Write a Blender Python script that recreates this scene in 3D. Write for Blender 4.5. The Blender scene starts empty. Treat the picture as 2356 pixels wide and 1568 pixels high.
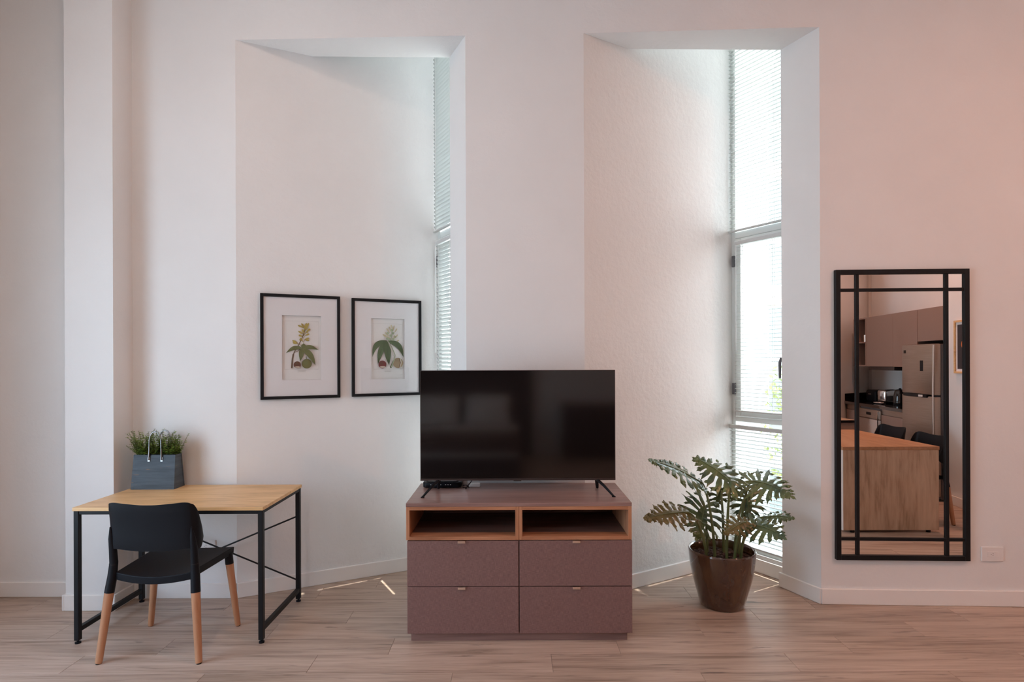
import bpy, bmesh, math, random
from mathutils import Vector, Matrix
R = math.radians
rnd = random.Random(7)
sc = bpy.context.scene
col = sc.collection

# ---------------------------------------------------------------- camera
F, HC, ROLL = 1340.0, 1.53, -0.0035
cam_d = bpy.data.cameras.new('camera'); cam = bpy.data.objects.new('camera', cam_d); col.objects.link(cam)
cam.location = (0, 0, HC)
cam.rotation_euler = (Matrix.Rotation(R(90), 3, 'X') @ Matrix.Rotation(ROLL, 3, 'Z')).to_euler()
cam_d.sensor_width = 36.0; cam_d.lens = 36.0 * F / 2356.0
cam_d.shift_y = 48.0 / 2356.0
cam_d.clip_start = 0.02; cam_d.clip_end = 200
sc.camera = cam

# ---------------------------------------------------------------- world, sun, lamps, exposure
w = bpy.data.worlds.new('world'); sc.world = w; w.use_nodes = True
nt = w.node_tree; nt.nodes.clear()
wo = nt.nodes.new('ShaderNodeOutputWorld'); bg = nt.nodes.new('ShaderNodeBackground')
tc = nt.nodes.new('ShaderNodeTexCoord'); sp = nt.nodes.new('ShaderNodeSeparateXYZ'); cr = nt.nodes.new('ShaderNodeValToRGB')
nt.links.new(tc.outputs['Generated'], sp.inputs[0]); nt.links.new(sp.outputs['Z'], cr.inputs[0])
cr.color_ramp.elements[0].position = 0.0; cr.color_ramp.elements[0].color = (0.88, 0.94, 0.97, 1)
cr.color_ramp.elements[1].position = 0.8; cr.color_ramp.elements[1].color = (0.66, 0.80, 1.0, 1)
nt.links.new(cr.outputs[0], bg.inputs['Color']); bg.inputs['Strength'].default_value = 12.0
nt.links.new(bg.outputs[0], wo.inputs[0])

def lamp(name, kind, loc, energy, color, size=0.1, size_y=None, direction=None):
    d = bpy.data.lights.new(name, kind); d.energy = energy; d.color = color
    o = bpy.data.objects.new(name, d); col.objects.link(o); o.location = loc
    if kind == 'AREA':
        d.shape = 'RECTANGLE' if size_y else 'DISK'; d.size = size
        if size_y: d.size_y = size_y
    elif kind == 'SUN': d.angle = size
    else: d.shadow_soft_size = size
    if direction: o.rotation_euler = Vector(direction).to_track_quat('-Z', 'Y').to_euler()
    return o

WARM = (1.0, 0.60, 0.47)
lamp('sunlight', 'SUN', (6, 3, 8), 11.0, (1.0, 0.96, 0.90), 0.009, direction=(-0.866 * 0.368, -0.5 * 0.368, -0.930))
lamp('balcony_daylight', 'AREA', (-3.66, 1.10, 1.45), 8, (0.56, 0.78, 1.0), 2.7, 2.3, (1, 0.0, 0))
for lx, ly, le, lc in ((-1.5, 2.2, 8, (1.0, 0.74, 0.60)), (2.1, 1.6, 6, (1.0, 0.50, 0.34)), (3.8, 0.8, 34, (1.0, 0.46, 0.29)), (-0.8, -1.1, 18, (1.0, 0.82, 0.72))):  # last entry is an added fill that brightens the bed, not a known lamp
    lamp('downlight_or_bed_fill', 'AREA', (lx, ly, 4.30), le * 1.6, lc, 0.22, direction=(0, 0, -1))

sc.view_settings.view_transform = 'Standard'; sc.view_settings.look = 'None'
sc.view_settings.gamma = 1.0; sc.view_settings.use_curve_mapping = False
sc.view_settings.exposure = 0.02
sc.cycles.use_denoising = True
sc.cycles.max_bounces = 10; sc.cycles.diffuse_bounces = 6; sc.cycles.glossy_bounces = 5
sc.cycles.transparent_max_bounces = 24; sc.cycles.sample_clamp_indirect = 8.0
sc.cycles.caustics_refractive = False; sc.cycles.caustics_reflective = False

# ---------------------------------------------------------------- geometry helpers
def ray(px, py):
    a = (px - 1178) / F; b = -(py - 832) / F; c, s = math.cos(ROLL), math.sin(ROLL)
    return Vector((a * c - b * s, 1.0, a * s + b * c))
def at(px, py, Y):
    r = ray(px, py); return Vector((r.x * Y, Y, HC + r.z * Y))
def online(px, py, A, B):
    r = ray(px, py); dx, dy = B[0] - A[0], B[1] - A[1]; L = math.hypot(dx, dy); dx /= L; dy /= L
    t = (A[0] * (-dy) + dx * A[1]) / (r.x * (-dy) + dx * r.y)
    return (r.x * t - A[0]) * dx + (r.y * t - A[1]) * dy, HC + r.z * t

def setprops(o, label=None, cat=None, group=None, kind=None):
    if label: o['label'] = label
    if cat: o['category'] = cat
    if group: o['group'] = group
    if kind: o['kind'] = kind
    return o
def thing(name, label, cat, loc=(0, 0, 0), rz=0.0, group=None):
    o = bpy.data.objects.new(name, None); col.objects.link(o)
    o.empty_display_size = 0.1
    o.location = loc; o.rotation_euler = (0, 0, rz)
    return setprops(o, label, cat, group)

class G:
    def __init__(s): s.bm = bmesh.new(); s.mi = 0
    def _add(s, vs, fs):
        v = [s.bm.verts.new(p) for p in vs]
        out = []
        for f in fs:
            try:
                fc = s.bm.faces.new([v[i] for i in f]); fc.material_index = s.mi; out.append(fc)
            except ValueError: pass
        return v, out
    def box(s, x0, x1, y0, y1, z0, z1, bev=0.0, M=None, seg=1):
        P = [(x0, y0, z0), (x1, y0, z0), (x1, y1, z0), (x0, y1, z0), (x0, y0, z1), (x1, y0, z1), (x1, y1, z1), (x0, y1, z1)]
        if M is not None: P = [M @ Vector(p) for p in P]
        v, f = s._add(P, [(0, 3, 2, 1), (4, 5, 6, 7), (0, 1, 5, 4), (1, 2, 6, 5), (2, 3, 7, 6), (3, 0, 4, 7)])
        if bev > 0:
            ed = set(e for q in f for e in q.edges)
            bmesh.ops.bevel(s.bm, geom=list(ed), offset=bev, segments=seg, profile=0.5, affect='EDGES')
        return s
    def prism(s, poly, z0, z1, bev=0.0):
        a = sum(poly[i][0] * poly[(i + 1) % len(poly)][1] - poly[(i + 1) % len(poly)][0] * poly[i][1] for i in range(len(poly)))
        if a < 0: poly = poly[::-1]
        n = len(poly)
        v, f = s._add([(x, y, z0) for x, y in poly] + [(x, y, z1) for x, y in poly],
               [tuple(range(n - 1, -1, -1)), tuple(range(n, 2 * n))] + [(i, (i + 1) % n, n + (i + 1) % n, n + i) for i in range(n)])
        if bev > 0:
            ed = set(e for q in f for e in q.edges)
            bmesh.ops.bevel(s.bm, geom=list(ed), offset=bev, segments=1, affect='EDGES')
        return s
    def tube(s, pts, r, n=10, cap=True, flat=1.0):
        pts = [Vector(p) for p in pts]; m = len(pts)
        rr = r if isinstance(r, (list, tuple)) else [r] * m
        vs = []; up = None
        for i, p in enumerate(pts):
            d = (pts[min(i + 1, m - 1)] - pts[max(i - 1, 0)]).normalized()
            if up is None:
                up = Vector((0, 0, 1)) if abs(d.z) < 0.9 else Vector((0, 1, 0))
            a = d.cross(up).normalized(); up = a.cross(d).normalized()
            for k in range(n):
                t = 2 * math.pi * k / n
                vs.append(p + (a * math.cos(t) + up * math.sin(t) * flat) * rr[i])
        fs = [(i * n + k, i * n + (k + 1) % n, (i + 1) * n + (k + 1) % n, (i + 1) * n + k) for i in range(m - 1) for k in range(n)]
        if cap: fs += [tuple(range(n - 1, -1, -1)), tuple((m - 1) * n + k for k in range(n))]
        s._add(vs, fs); return s
    def lathe(s, prof, n=32, c=(0, 0, 0), cap=True):
        vs = [(c[0] + r * math.cos(2 * math.pi * k / n), c[1] + r * math.sin(2 * math.pi * k / n), c[2] + z) for r, z in prof for k in range(n)]
        m = len(prof)
        fs = [(i * n + k, i * n + (k + 1) % n, (i + 1) * n + (k + 1) % n, (i + 1) * n + k) for i in range(m - 1) for k in range(n)]
        if cap: fs += [tuple(range(n - 1, -1, -1)), tuple((m - 1) * n + k for k in range(n))]
        s._add(vs, fs); return s
    def grid(s, fn, nu, nv):
        vs = [fn(i / (nu - 1), j / (nv - 1)) for i in range(nu) for j in range(nv)]
        fs = [(i * nv + j, (i + 1) * nv + j, (i + 1) * nv + j + 1, i * nv + j + 1) for i in range(nu - 1) for j in range(nv - 1)]
        s._add(vs, fs); return s
    def poly(s, pts): s._add(pts, [tuple(range(len(pts)))]); return s
    def xf(s, M): bmesh.ops.transform(s.bm, matrix=M, verts=s.bm.verts[:]); return s
    def build(s, name, mat, parent=None, smooth=35, label=None, fixn=True):
        if fixn: bmesh.ops.recalc_face_normals(s.bm, faces=s.bm.faces[:])
        me = bpy.data.meshes.new(name); s.bm.to_mesh(me); s.bm.free()
        for m in (mat if isinstance(mat, (list, tuple)) else [mat]): me.materials.append(m)
        if smooth:
            me.polygons.foreach_set('use_smooth', [True] * len(me.polygons))
            me.set_sharp_from_angle(angle=R(smooth))
        o = bpy.data.objects.new(name, me); col.objects.link(o)
        if parent is not None: o.parent = parent
        if label: o['label'] = label
        return o

def copy_tree(o, parent=None):
    c = o.copy(); col.objects.link(c); c.parent = parent
    for ch in list(o.children): copy_tree(ch, c)
    return c

# ---------------------------------------------------------------- materials
def mk(name, color, rough=0.5, metal=0.0, spec=0.5, coat=0.0, coat_r=0.1):
    m = bpy.data.materials.new(name); m.use_nodes = True
    b = m.node_tree.nodes['Principled BSDF']
    b.inputs['Base Color'].default_value = (*color, 1); b.inputs['Roughness'].default_value = rough
    b.inputs['Metallic'].default_value = metal; b.inputs['Specular IOR Level'].default_value = spec
    b.inputs['Coat Weight'].default_value = coat; b.inputs['Coat Roughness'].default_value = coat_r
    return m
def N(m, t, **kw):
    n = m.node_tree.nodes.new(t)
    for k, v in kw.items():
        if k in n.inputs: n.inputs[k].default_value = v
        else: setattr(n, k, v)
    return n
def L(m, a, b): m.node_tree.links.new(a, b)
def vary(m, c0, c1, scale=(5, 5, 5), coord='Object', detail=5, lo=0.3, hi=0.7, bump=0.0, bscale=None, dist=0.002, rough=None):
    b = m.node_tree.nodes['Principled BSDF']
    t = N(m, 'ShaderNodeTexCoord'); mp = N(m, 'ShaderNodeMapping'); mp.inputs['Scale'].default_value = scale
    L(m, t.outputs[coord], mp.inputs['Vector'])
    n = N(m, 'ShaderNodeTexNoise', Scale=1.0, Detail=detail, Roughness=0.6); L(m, mp.outputs[0], n.inputs['Vector'])
    r = N(m, 'ShaderNodeValToRGB'); r.color_ramp.elements[0].position = lo; r.color_ramp.elements[1].position = hi
    r.color_ramp.elements[0].color = (*c0, 1); r.color_ramp.elements[1].color = (*c1, 1)
    L(m, n.outputs['Fac'], r.inputs[0]); L(m, r.outputs[0], b.inputs['Base Color'])
    if bump > 0:
        n2 = n
        if bscale:
            mp2 = N(m, 'ShaderNodeMapping'); mp2.inputs['Scale'].default_value = bscale; L(m, t.outputs[coord], mp2.inputs['Vector'])
            n2 = N(m, 'ShaderNodeTexNoise', Scale=1.0, Detail=6, Roughness=0.6); L(m, mp2.outputs[0], n2.inputs['Vector'])
        bp = N(m, 'ShaderNodeBump', Strength=bump, Distance=dist); L(m, n2.outputs['Fac'], bp.inputs['Height'])
        L(m, bp.outputs[0], b.inputs['Normal'])
    return m
def plaster(name, c, bump, sc_, dist=0.004):
    m = mk(name, c, 0.85, spec=0.2)
    return vary(m, tuple(x * 0.97 for x in c), tuple(min(1, x * 1.02) for x in c), (1.5, 1.5, 1.5), 'Object', 4, 0.3, 0.7, bump, (sc_, sc_, sc_), dist)
def wood(name, cols, along='X', fine=60, rough=0.45, ring=1.0, rot=0.0, coord='Object', rand=False, bump=0.15):
    """streaky grain stretched along one axis"""
    m = mk(name, cols[1], rough, spec=0.4); b = m.node_tree.nodes['Principled BSDF']
    t = N(m, 'ShaderNodeTexCoord')
    vec = t.outputs[coord]
    if rand:
        geo = N(m, 'ShaderNodeNewGeometry'); oi = N(m, 'ShaderNodeObjectInfo')
        mu = N(m, 'ShaderNodeVectorMath', operation='SCALE'); mu.inputs[0].default_value = (37, 19, 53); L(m, oi.outputs['Random'], mu.inputs['Scale'])
        ad = N(m, 'ShaderNodeVectorMath', operation='ADD'); L(m, geo.outputs['Position'], ad.inputs[0]); L(m, mu.outputs[0], ad.inputs[1]); vec = ad.outputs[0]
    ax = 'XYZ'.index(along); s1 = [fine * 0.16] * 3; s1[ax] = 1.1 * ring; s2 = [fine] * 3; s2[ax] = 3.0 * ring
    def nz(sv, det, dis=0.0):
        mp = N(m, 'ShaderNodeMapping'); mp.inputs['Scale'].default_value = sv; L(m, vec, mp.inputs['Vector'])
        n = N(m, 'ShaderNodeTexNoise', Scale=1.0, Detail=det, Roughness=0.62, Distortion=dis); L(m, mp.outputs[0], n.inputs['Vector']); return n
    n1 = nz(s1, 4, 0.6); n2 = nz(s2, 5)
    ma = N(m, 'ShaderNodeMath', operation='MULTIPLY_ADD'); L(m, n2.outputs['Fac'], ma.inputs[0]); ma.inputs[1].default_value = 0.45; 
    mb = N(m, 'ShaderNodeMath', operation='MULTIPLY'); L(m, n1.outputs['Fac'], mb.inputs[0]); mb.inputs[1].default_value = 0.6
    L(m, mb.outputs[0], ma.inputs[2])
    r = N(m, 'ShaderNodeValToRGB'); e = r.color_ramp.elements
    e[0].position = 0.38; e[0].color = (*cols[0], 1); e[1].position = 0.66; e[1].color = (*cols[2], 1)
    k = e.new(0.51); k.color = (*cols[1], 1)
    L(m, ma.outputs[0], r.inputs[0])
    out = r.outputs[0]
    if rand:
        hv = N(m, 'ShaderNodeHueSaturation'); mr = N(m, 'ShaderNodeMapRange'); mr.inputs['To Min'].default_value = 0.92; mr.inputs['To Max'].default_value = 1.06
        L(m, oi.outputs['Random'], mr.inputs['Value']); L(m, mr.outputs[0], hv.inputs['Value']); L(m, out, hv.inputs['Color'])
        # sparse dark cracks
        n3 = nz([2.2, 26, 1] if ax == 0 else [26, 2.2, 1], 3, 1.2)
        r3 = N(m, 'ShaderNodeValToRGB'); r3.color_ramp.elements[0].position = 0.27; r3.color_ramp.elements[1].position = 0.40
        r3.color_ramp.elements[0].color = (0.45, 0.45, 0.45, 1); r3.color_ramp.elements[1].color = (1, 1, 1, 1)
        L(m, n3.outputs['Fac'], r3.inputs[0])
        mx = N(m, 'ShaderNodeMix', data_type='RGBA', blend_type='MULTIPLY'); mx.inputs[0].default_value = 1.0
        L(m, hv.outputs[0], mx.inputs[6]); L(m, r3.outputs[0], mx.inputs[7]); out = mx.outputs[2]
    L(m, out, b.inputs['Base Color'])
    if bump:
        bp = N(m, 'ShaderNodeBump', Strength=bump, Distance=0.0008); L(m, n2.outputs['Fac'], bp.inputs['Height']); L(m, bp.outputs[0], b.inputs['Normal'])
    return m

M = {}
WALLC = (0.79, 0.78, 0.77)
M['wall'] = plaster('smooth_plaster', WALLC, 0.25, 45)
M['wall_rough'] = plaster('rough_plaster', WALLC, 0.55, 28, 0.006)
M['trim'] = mk('white_gloss_paint', (0.84, 0.81, 0.78), 0.35)
M['ceiling'] = mk('ceiling_paint', (0.82, 0.79, 0.76), 0.9)
M['plank'] = wood('vinyl_plank', [(0.28, 0.20, 0.150), (0.455, 0.338, 0.265), (0.57, 0.44, 0.355)], 'X', 105, 0.42, rand=True)
M['subfloor'] = mk('subfloor', (0.12, 0.09, 0.07), 0.8)
M['frame_white'] = mk('white_aluminium', (0.66, 0.68, 0.66), 0.35)
M['blind'] = mk('blind_slat_paint', (0.42, 0.435, 0.415), 0.45)
b = M['blind'].node_tree.nodes['Principled BSDF']
tr = N(M['blind'], 'ShaderNodeBsdfTranslucent'); tr.inputs['Color'].default_value = (0.50, 0.52, 0.50, 1)
mx = N(M['blind'], 'ShaderNodeMixShader'); mx.inputs[0].default_value = 0.12
L(M['blind'], b.outputs[0], mx.inputs[1]); L(M['blind'], tr.outputs[0], mx.inputs[2])
L(M['blind'], mx.outputs[0], M['blind'].node_tree.nodes['Material Output'].inputs[0])
def glassmat(name, tint=(1, 1, 1), refl=1.0):
    m = bpy.data.materials.new(name); m.use_nodes = True; m.node_tree.nodes.clear()
    o = N(m, 'ShaderNodeOutputMaterial'); t = N(m, 'ShaderNodeBsdfTransparent'); t.inputs[0].default_value = (*tint, 1)
    g = N(m, 'ShaderNodeBsdfGlossy'); g.inputs['Roughness'].default_value = 0.02
    fr = N(m, 'ShaderNodeLayerWeight', Blend=0.5); pw = N(m, 'ShaderNodeMath', operation='POWER'); pw.inputs[1].default_value = 5.0; L(m, fr.outputs['Facing'], pw.inputs[0])
    mu = N(m, 'ShaderNodeMath', operation='MULTIPLY_ADD'); mu.inputs[1].default_value = 0.8 * refl; mu.inputs[2].default_value = 0.03 * refl
    L(m, pw.outputs[0], mu.inputs[0]); x = N(m, 'ShaderNodeMixShader'); L(m, mu.outputs[0], x.inputs[0])
    L(m, t.outputs[0], x.inputs[1]); L(m, g.outputs[0], x.inputs[2]); L(m, x.outputs[0], o.inputs[0]); return m
M['glass'] = glassmat('window_glass', (0.96, 0.98, 0.97)); M['clear'] = glassmat('picture_glass')
M['black_metal'] = mk('black_powder_coat', (0.010, 0.0105, 0.012), 0.45, spec=0.2)
M['black_plastic'] = mk('matt_black_plastic', (0.008, 0.009, 0.012), 0.45, spec=0.14)
M['dark_slot'] = mk('dark_slot', (0.02, 0.015, 0.012), 0.7)
M['chrome'] = mk('chrome', (0.75, 0.74, 0.73), 0.16, 1.0)
M['dull_chrome'] = mk('dull_chrome', (0.34, 0.34, 0.35), 0.30, 1.0)
M['nickel'] = mk('rose_nickel', (0.80, 0.66, 0.58), 0.28, 1.0)
M['grey_plastic'] = mk('hinge_metal', (0.10, 0.10, 0.11), 0.5)
M['white_plastic'] = mk('white_plastic', (0.80, 0.77, 0.75), 0.35)
M['desk_oak'] = wood('pale_oak_veneer', [(0.48, 0.275, 0.110), (0.70, 0.425, 0.190), (0.84, 0.56, 0.29)], 'X', 48, 0.38, 1.4)
M['beech'] = wood('beech_leg', [(0.36, 0.165, 0.085), (0.47, 0.225, 0.12), (0.53, 0.275, 0.155)], 'Z', 60, 0.42)
M['walnut'] = wood('orange_walnut', [(0.28, 0.115, 0.055), (0.42, 0.185, 0.095), (0.52, 0.255, 0.14)], 'X', 90, 0.42)
M['walnut_v'] = wood('orange_walnut_upright', [(0.28, 0.115, 0.055), (0.42, 0.185, 0.095), (0.52, 0.255, 0.14)], 'Z', 90, 0.42)
M['brown_top'] = wood('dark_brown_laminate', [(0.19, 0.107, 0.092), (0.255, 0.15, 0.13), (0.32, 0.195, 0.17)], 'X', 70, 0.33)
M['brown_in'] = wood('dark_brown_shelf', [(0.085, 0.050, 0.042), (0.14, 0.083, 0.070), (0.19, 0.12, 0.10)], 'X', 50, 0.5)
M['island'] = wood('island_oak', [(0.34, 0.225, 0.145), (0.56, 0.39, 0.27), (0.68, 0.49, 0.35)], 'Z', 34, 0.5, 1.2)
M['island_top'] = wood('island_top_oak', [(0.33, 0.16, 0.075), (0.45, 0.235, 0.12), (0.53, 0.30, 0.165)], 'Y', 34, 0.45, 1.2)
# linen laminate for drawer fronts
m = M['linen'] = mk('linen_brown_laminate', (0.115, 0.062, 0.055), 0.45)
b = m.node_tree.nodes['Principled BSDF']; t = N(m, 'ShaderNodeTexCoord')
fac = []
for s_ in ((45, 45, 900), (900, 900, 45)):
    mp = N(m, 'ShaderNodeMapping'); mp.inputs['Scale'].default_value = s_; L(m, t.outputs['Object'], mp.inputs['Vector'])
    n = N(m, 'ShaderNodeTexNoise', Scale=1.0, Detail=3); L(m, mp.outputs[0], n.inputs['Vector']); fac.append(n)
ad = N(m, 'ShaderNodeMath', operation='ADD'); L(m, fac[0].outputs['Fac'], ad.inputs[0]); L(m, fac[1].outputs['Fac'], ad.inputs[1])
r = N(m, 'ShaderNodeValToRGB'); r.color_ramp.elements[0].position = 0.40; r.color_ramp.elements[1].position = 0.62
r.color_ramp.elements[0].color = (0.150, 0.080, 0.073, 1); r.color_ramp.elements[1].color = (0.27, 0.155, 0.140, 1)
hf = N(m, 'ShaderNodeMath', operation='MULTIPLY'); hf.inputs[1].default_value = 0.5; L(m, ad.outputs[0], hf.inputs[0])
L(m, hf.outputs[0], r.inputs[0]); L(m, r.outputs[0], b.inputs['Base Color'])
M['screen'] = mk('television_screen', (0.006, 0.0045, 0.0045), 0.085, spec=0.75)
M['bezel'] = mk('television_bezel', (0.05, 0.036, 0.034), 0.35, 0.3)
M['mirror'] = mk('mirror_silver', (0.90, 0.89, 0.87), 0.0, 1.0)
M['slate_wood'] = vary(mk('painted_grey_blue_wood', (0.06, 0.075, 0.09), 0.6), (0.030, 0.042, 0.056), (0.066, 0.091, 0.118), (5, 5, 60), bump=0.5, dist=0.001)
# worn scratches on the basket
m = M['slate_wood']; b = m.node_tree.nodes['Principled BSDF']; src = b.inputs['Base Color'].links[0].from_socket
t = N(m, 'ShaderNodeTexCoord'); mp = N(m, 'ShaderNodeMapping'); mp.inputs['Scale'].default_value = (14, 14, 130); L(m, t.outputs['Object'], mp.inputs['Vector'])
n = N(m, 'ShaderNodeTexNoise', Scale=1.0, Detail=2); L(m, mp.outputs[0], n.inputs['Vector'])
r = N(m, 'ShaderNodeValToRGB'); r.color_ramp.elements[0].position = 0.68; r.color_ramp.elements[1].position = 0.74; L(m, n.outputs['Fac'], r.inputs[0])
mx = N(m, 'ShaderNodeMix', data_type='RGBA'); L(m, r.outputs[0], mx.inputs[0]); L(m, src, mx.inputs[6]); mx.inputs[7].default_value = (0.17, 0.105, 0.07, 1)
L(m, mx.outputs[2], b.inputs['Base Color'])
M['herb'] = vary(mk('herb_leaf', (0.08, 0.16, 0.03), 0.45), (0.060, 0.155, 0.028), (0.26, 0.36, 0.045), (28, 28, 28), detail=2)
M['herb_stem'] = mk('herb_stem', (0.10, 0.10, 0.035), 0.6)
M['soil'] = vary(mk('bark_mulch', (0.06, 0.03, 0.02), 0.9), (0.022, 0.010, 0.008), (0.12, 0.060, 0.045), (60, 60, 60), bump=1.0, dist=0.01)
M['pot'] = vary(mk('brown_glaze', (0.06, 0.03, 0.02), 0.12, coat=1.0, coat_r=0.06), (0.042, 0.016, 0.011), (0.105, 0.050, 0.020), (9, 9, 3.2), detail=8, lo=0.36, hi=0.70)
M['leaf'] = vary(mk('philodendron_leaf', (0.05, 0.10, 0.04), 0.32, coat=0.25), (0.040, 0.085, 0.045), (0.135, 0.175, 0.050), (9, 9, 9), detail=2)
M['leaf_olive'] = vary(mk('philodendron_leaf_olive', (0.12, 0.10, 0.02), 0.35, coat=0.2), (0.085, 0.072, 0.014), (0.150, 0.120, 0.030), (9, 9, 9), detail=2)
M['stalk'] = vary(mk('philodendron_stalk', (0.13, 0.18, 0.06), 0.4), (0.10, 0.125, 0.040), (0.17, 0.205, 0.085), (14, 14, 6), detail=2)
M['steel'] = vary(mk('brushed_steel', (0.36, 0.30, 0.27), 0.34, 0.85), (0.34, 0.265, 0.215), (0.42, 0.33, 0.275), (3, 3, 200), detail=2)
M['kitchen'] = mk('mocha_laminate', (0.27, 0.175, 0.14), 0.5)
M['granite'] = mk('black_granite', (0.010, 0.008, 0.008), 0.08, coat=0.5)
M['paper'] = mk('print_paper', (0.78, 0.77, 0.75), 0.9)
M['mat_board'] = mk('white_mount_board', (0.80, 0.79, 0.80), 0.9)
M['bed_white'] = mk('white_cotton', (0.75, 0.72, 0.70), 0.9); M['bed_brown'] = mk('brown_throw', (0.11, 0.065, 0.05), 0.9)
M['bed_dark'] = mk('dark_upholstery', (0.045, 0.026, 0.024), 0.8)
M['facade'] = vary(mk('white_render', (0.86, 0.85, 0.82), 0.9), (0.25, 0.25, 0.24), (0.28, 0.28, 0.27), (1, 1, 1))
M['far_glass'] = mk('far_window_glass', (0.115, 0.135, 0.13), 0.6)
M['coping'] = mk('terracotta_band', (0.60, 0.42, 0.34), 0.8)
M['tree'] = vary(mk('street_tree_leaf', (0.2, 0.26, 0.06), 0.6), (0.08, 0.11, 0.02), (0.19, 0.21, 0.06), (3, 3, 3), detail=3)
M['bark'] = mk('tree_bark', (0.10, 0.07, 0.05), 0.9)
M['asphalt'] = mk('courtyard_paving', (0.50, 0.48, 0.44), 0.9)

# ---------------------------------------------------------------- plan of the room (metres; camera stands at the origin)
ZT = 4.35                                    # ceiling height
LEFTX = -3.52
FL_Y = 3.830
PIL = [(-2.775, FL_Y), (-2.775, 3.615), (-2.475, 3.615), (-2.475, 3.800)]
N1S = (-1.797, 3.797); C1 = (-0.572, 4.390); U1 = Vector((0.5, -0.866)).normalized(); W1W = 0.44
R1F = (-0.294, 3.756); R1B = (-0.424, 4.026)
N2S = (0.466, 3.735); C2 = (1.660, 4.435); U2 = Vector((0.515, -0.857)).normalized(); W2W = 0.50
R2F = (1.945, 3.673); R2B = (1.826, 3.943)
W1E = (C1[0] + U1.x * W1W, C1[1] + U1.y * W1W); W2E = (C2[0] + U2.x * W2W, C2[1] + U2.y * W2W)
MA, MB_ = Vector(R2F), Vector((3.180, 3.624)); MD = (MB_ - MA).normalized(); MN = Vector((MD.y, -MD.x))   # MN points into the room
if MN.y > 0: MN = -MN
MP = MA + MN * 0.012                         # plane of the mirror glass
def V(x, y):                                 # point seen in the mirror -> its real place in the room
    p = Vector((x, y)); return p - 2 * (p - MP).dot(MN) * MN
kd = Vector((0.12, 1)).normalized(); dd = Vector((1, -0.12)).normalized()
K0 = V(4.66, 6.08); KX = (V(4.66 + kd.x, 6.08 + kd.y) - K0).normalized(); KY = (V(4.66 + dd.x, 6.08 + dd.y) - K0).normalized()
KANG = math.atan2(KX.y, KX.x)
def K(s, d): return K0 + KX * s + KY * d

def struct(o): o['kind'] = 'structure'; return o
def wallp(name, poly, z0=0.0, z1=ZT, mat='wall', parent=None):
    o = G().prism(list(poly), z0, z1).build(name, M[mat], parent, smooth=0)
    if parent is None: struct(o)
    return o

KR = K(0.2, 0); KRB = K(0.2, 0.56); KC = K(3.05, 0.568)
e1 = V(4.91, 8.60); e2 = V(5.594, 9.13); e3 = V(4.64, 8.39)
# intersection of the right wall line with the main wall line
def isect(p, d, q, e):
    t = ((q[0] - p[0]) * e[1] - (q[1] - p[1]) * e[0]) / (d[0] * e[1] - d[1] * e[0]); return (p[0] + d[0] * t, p[1] + d[1] * t)
RC = isect(K0, KX, MA, MD)
BACKY = -2.75
# floor ------------------------------------------------------------
FX0, FX1, FY0, FY1 = LEFTX - 0.1, 6.2, BACKY - 0.1, 4.5
floor = struct(G().box(FX0, FX1, FY0, FY1, -0.12, -0.006).build('floor', M['subfloor'], smooth=0))
PW, PL_ = 0.181, 1.22
pm = G().box(0.0006, PL_ - 0.0006, 0.0005, PW - 0.0005, -0.006, 0, bev=0.0006).build('plank', M['plank'], floor, smooth=0)
plank_me = pm.data; first = True; rest = G(); row = 0; y = FY1 - PW
while y > FY0 - PW:
    x = FX0 - (row * 0.437 + rnd.uniform(0, 0.15)) % PL_
    while x < FX1:
        x0, x1 = max(x, FX0), min(x + PL_, FX1)
        if x1 - x0 > 0.02 and y >= FY0 - 0.001:
            if y > 1.55:
                if x0 == x and x1 == x + PL_:
                    o = pm if first else bpy.data.objects.new('plank', plank_me)
                    if not first: col.objects.link(o); o.parent = floor
                    first = False; o.location = (x, y, 0)
                else:
                    o = G().box(x0 + 0.0006 - x, x1 - x - 0.0006, 0.0005, PW - 0.0005, -0.006, 0, bev=0.0006).build('plank', M['plank'], floor, smooth=0); o.location = (x, y, 0)
            else: rest.box(x0 + 0.0006, x1 - 0.0006, y + 0.0005, y + PW - 0.0005, -0.006, 0)
        x += PL_
    y -= PW; row += 1
o = rest.build('planking', M['plank'], floor, smooth=0); o['kind'] = 'stuff'
struct(G().box(FX0, FX1, FY0, 4.66, ZT, ZT + 0.15).build('ceiling', M['ceiling'], smooth=0))

# main wall, built as solid piers between the two splayed window niches
wallp('wall_back_left', [(LEFTX - 0.1, FL_Y), (PIL[0][0], FL_Y), (PIL[0][0], 4.05), (LEFTX - 0.1, 4.05)])
wallp('wall_pillar', [PIL[0], PIL[1], PIL[2], PIL[3], (-2.475, 4.05), (-2.775, 4.05)])
n1 = Vector((-(C1[1] - N1S[1]), C1[0] - N1S[0])).normalized()
wallp('wall_back_alcove', [(-2.475, 3.800), N1S, (-1.85, 4.05), (-2.475, 4.05)])
wallp('wall_niche_left', [N1S, C1, (C1[0] + n1.x * 0.22, C1[1] + n1.y * 0.22), (-1.85, 4.05)], mat='wall_rough')
n2 = Vector((-(C2[1] - N2S[1]), C2[0] - N2S[0])).normalized()
wallp('wall_back_middle', [W1E, R1B, R1F, N2S, (0.38, 3.95), (W1E[0] + 0.10, W1E[1] + 0.06)])
wallp('wall_niche_right', [N2S, C2, (C2[0] + n2.x * 0.2, C2[1] + n2.y * 0.2), (0.38, 3.95)], mat='wall_rough')
wallp('wall_back_right', [W2E, R2B, R2F, (RC[0] + MD.x * 0.0, RC[1]), (RC[0] + 0.3, RC[1] + 0.3), (W2E[0] + 0.10, W2E[1] + 0.06)])
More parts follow.
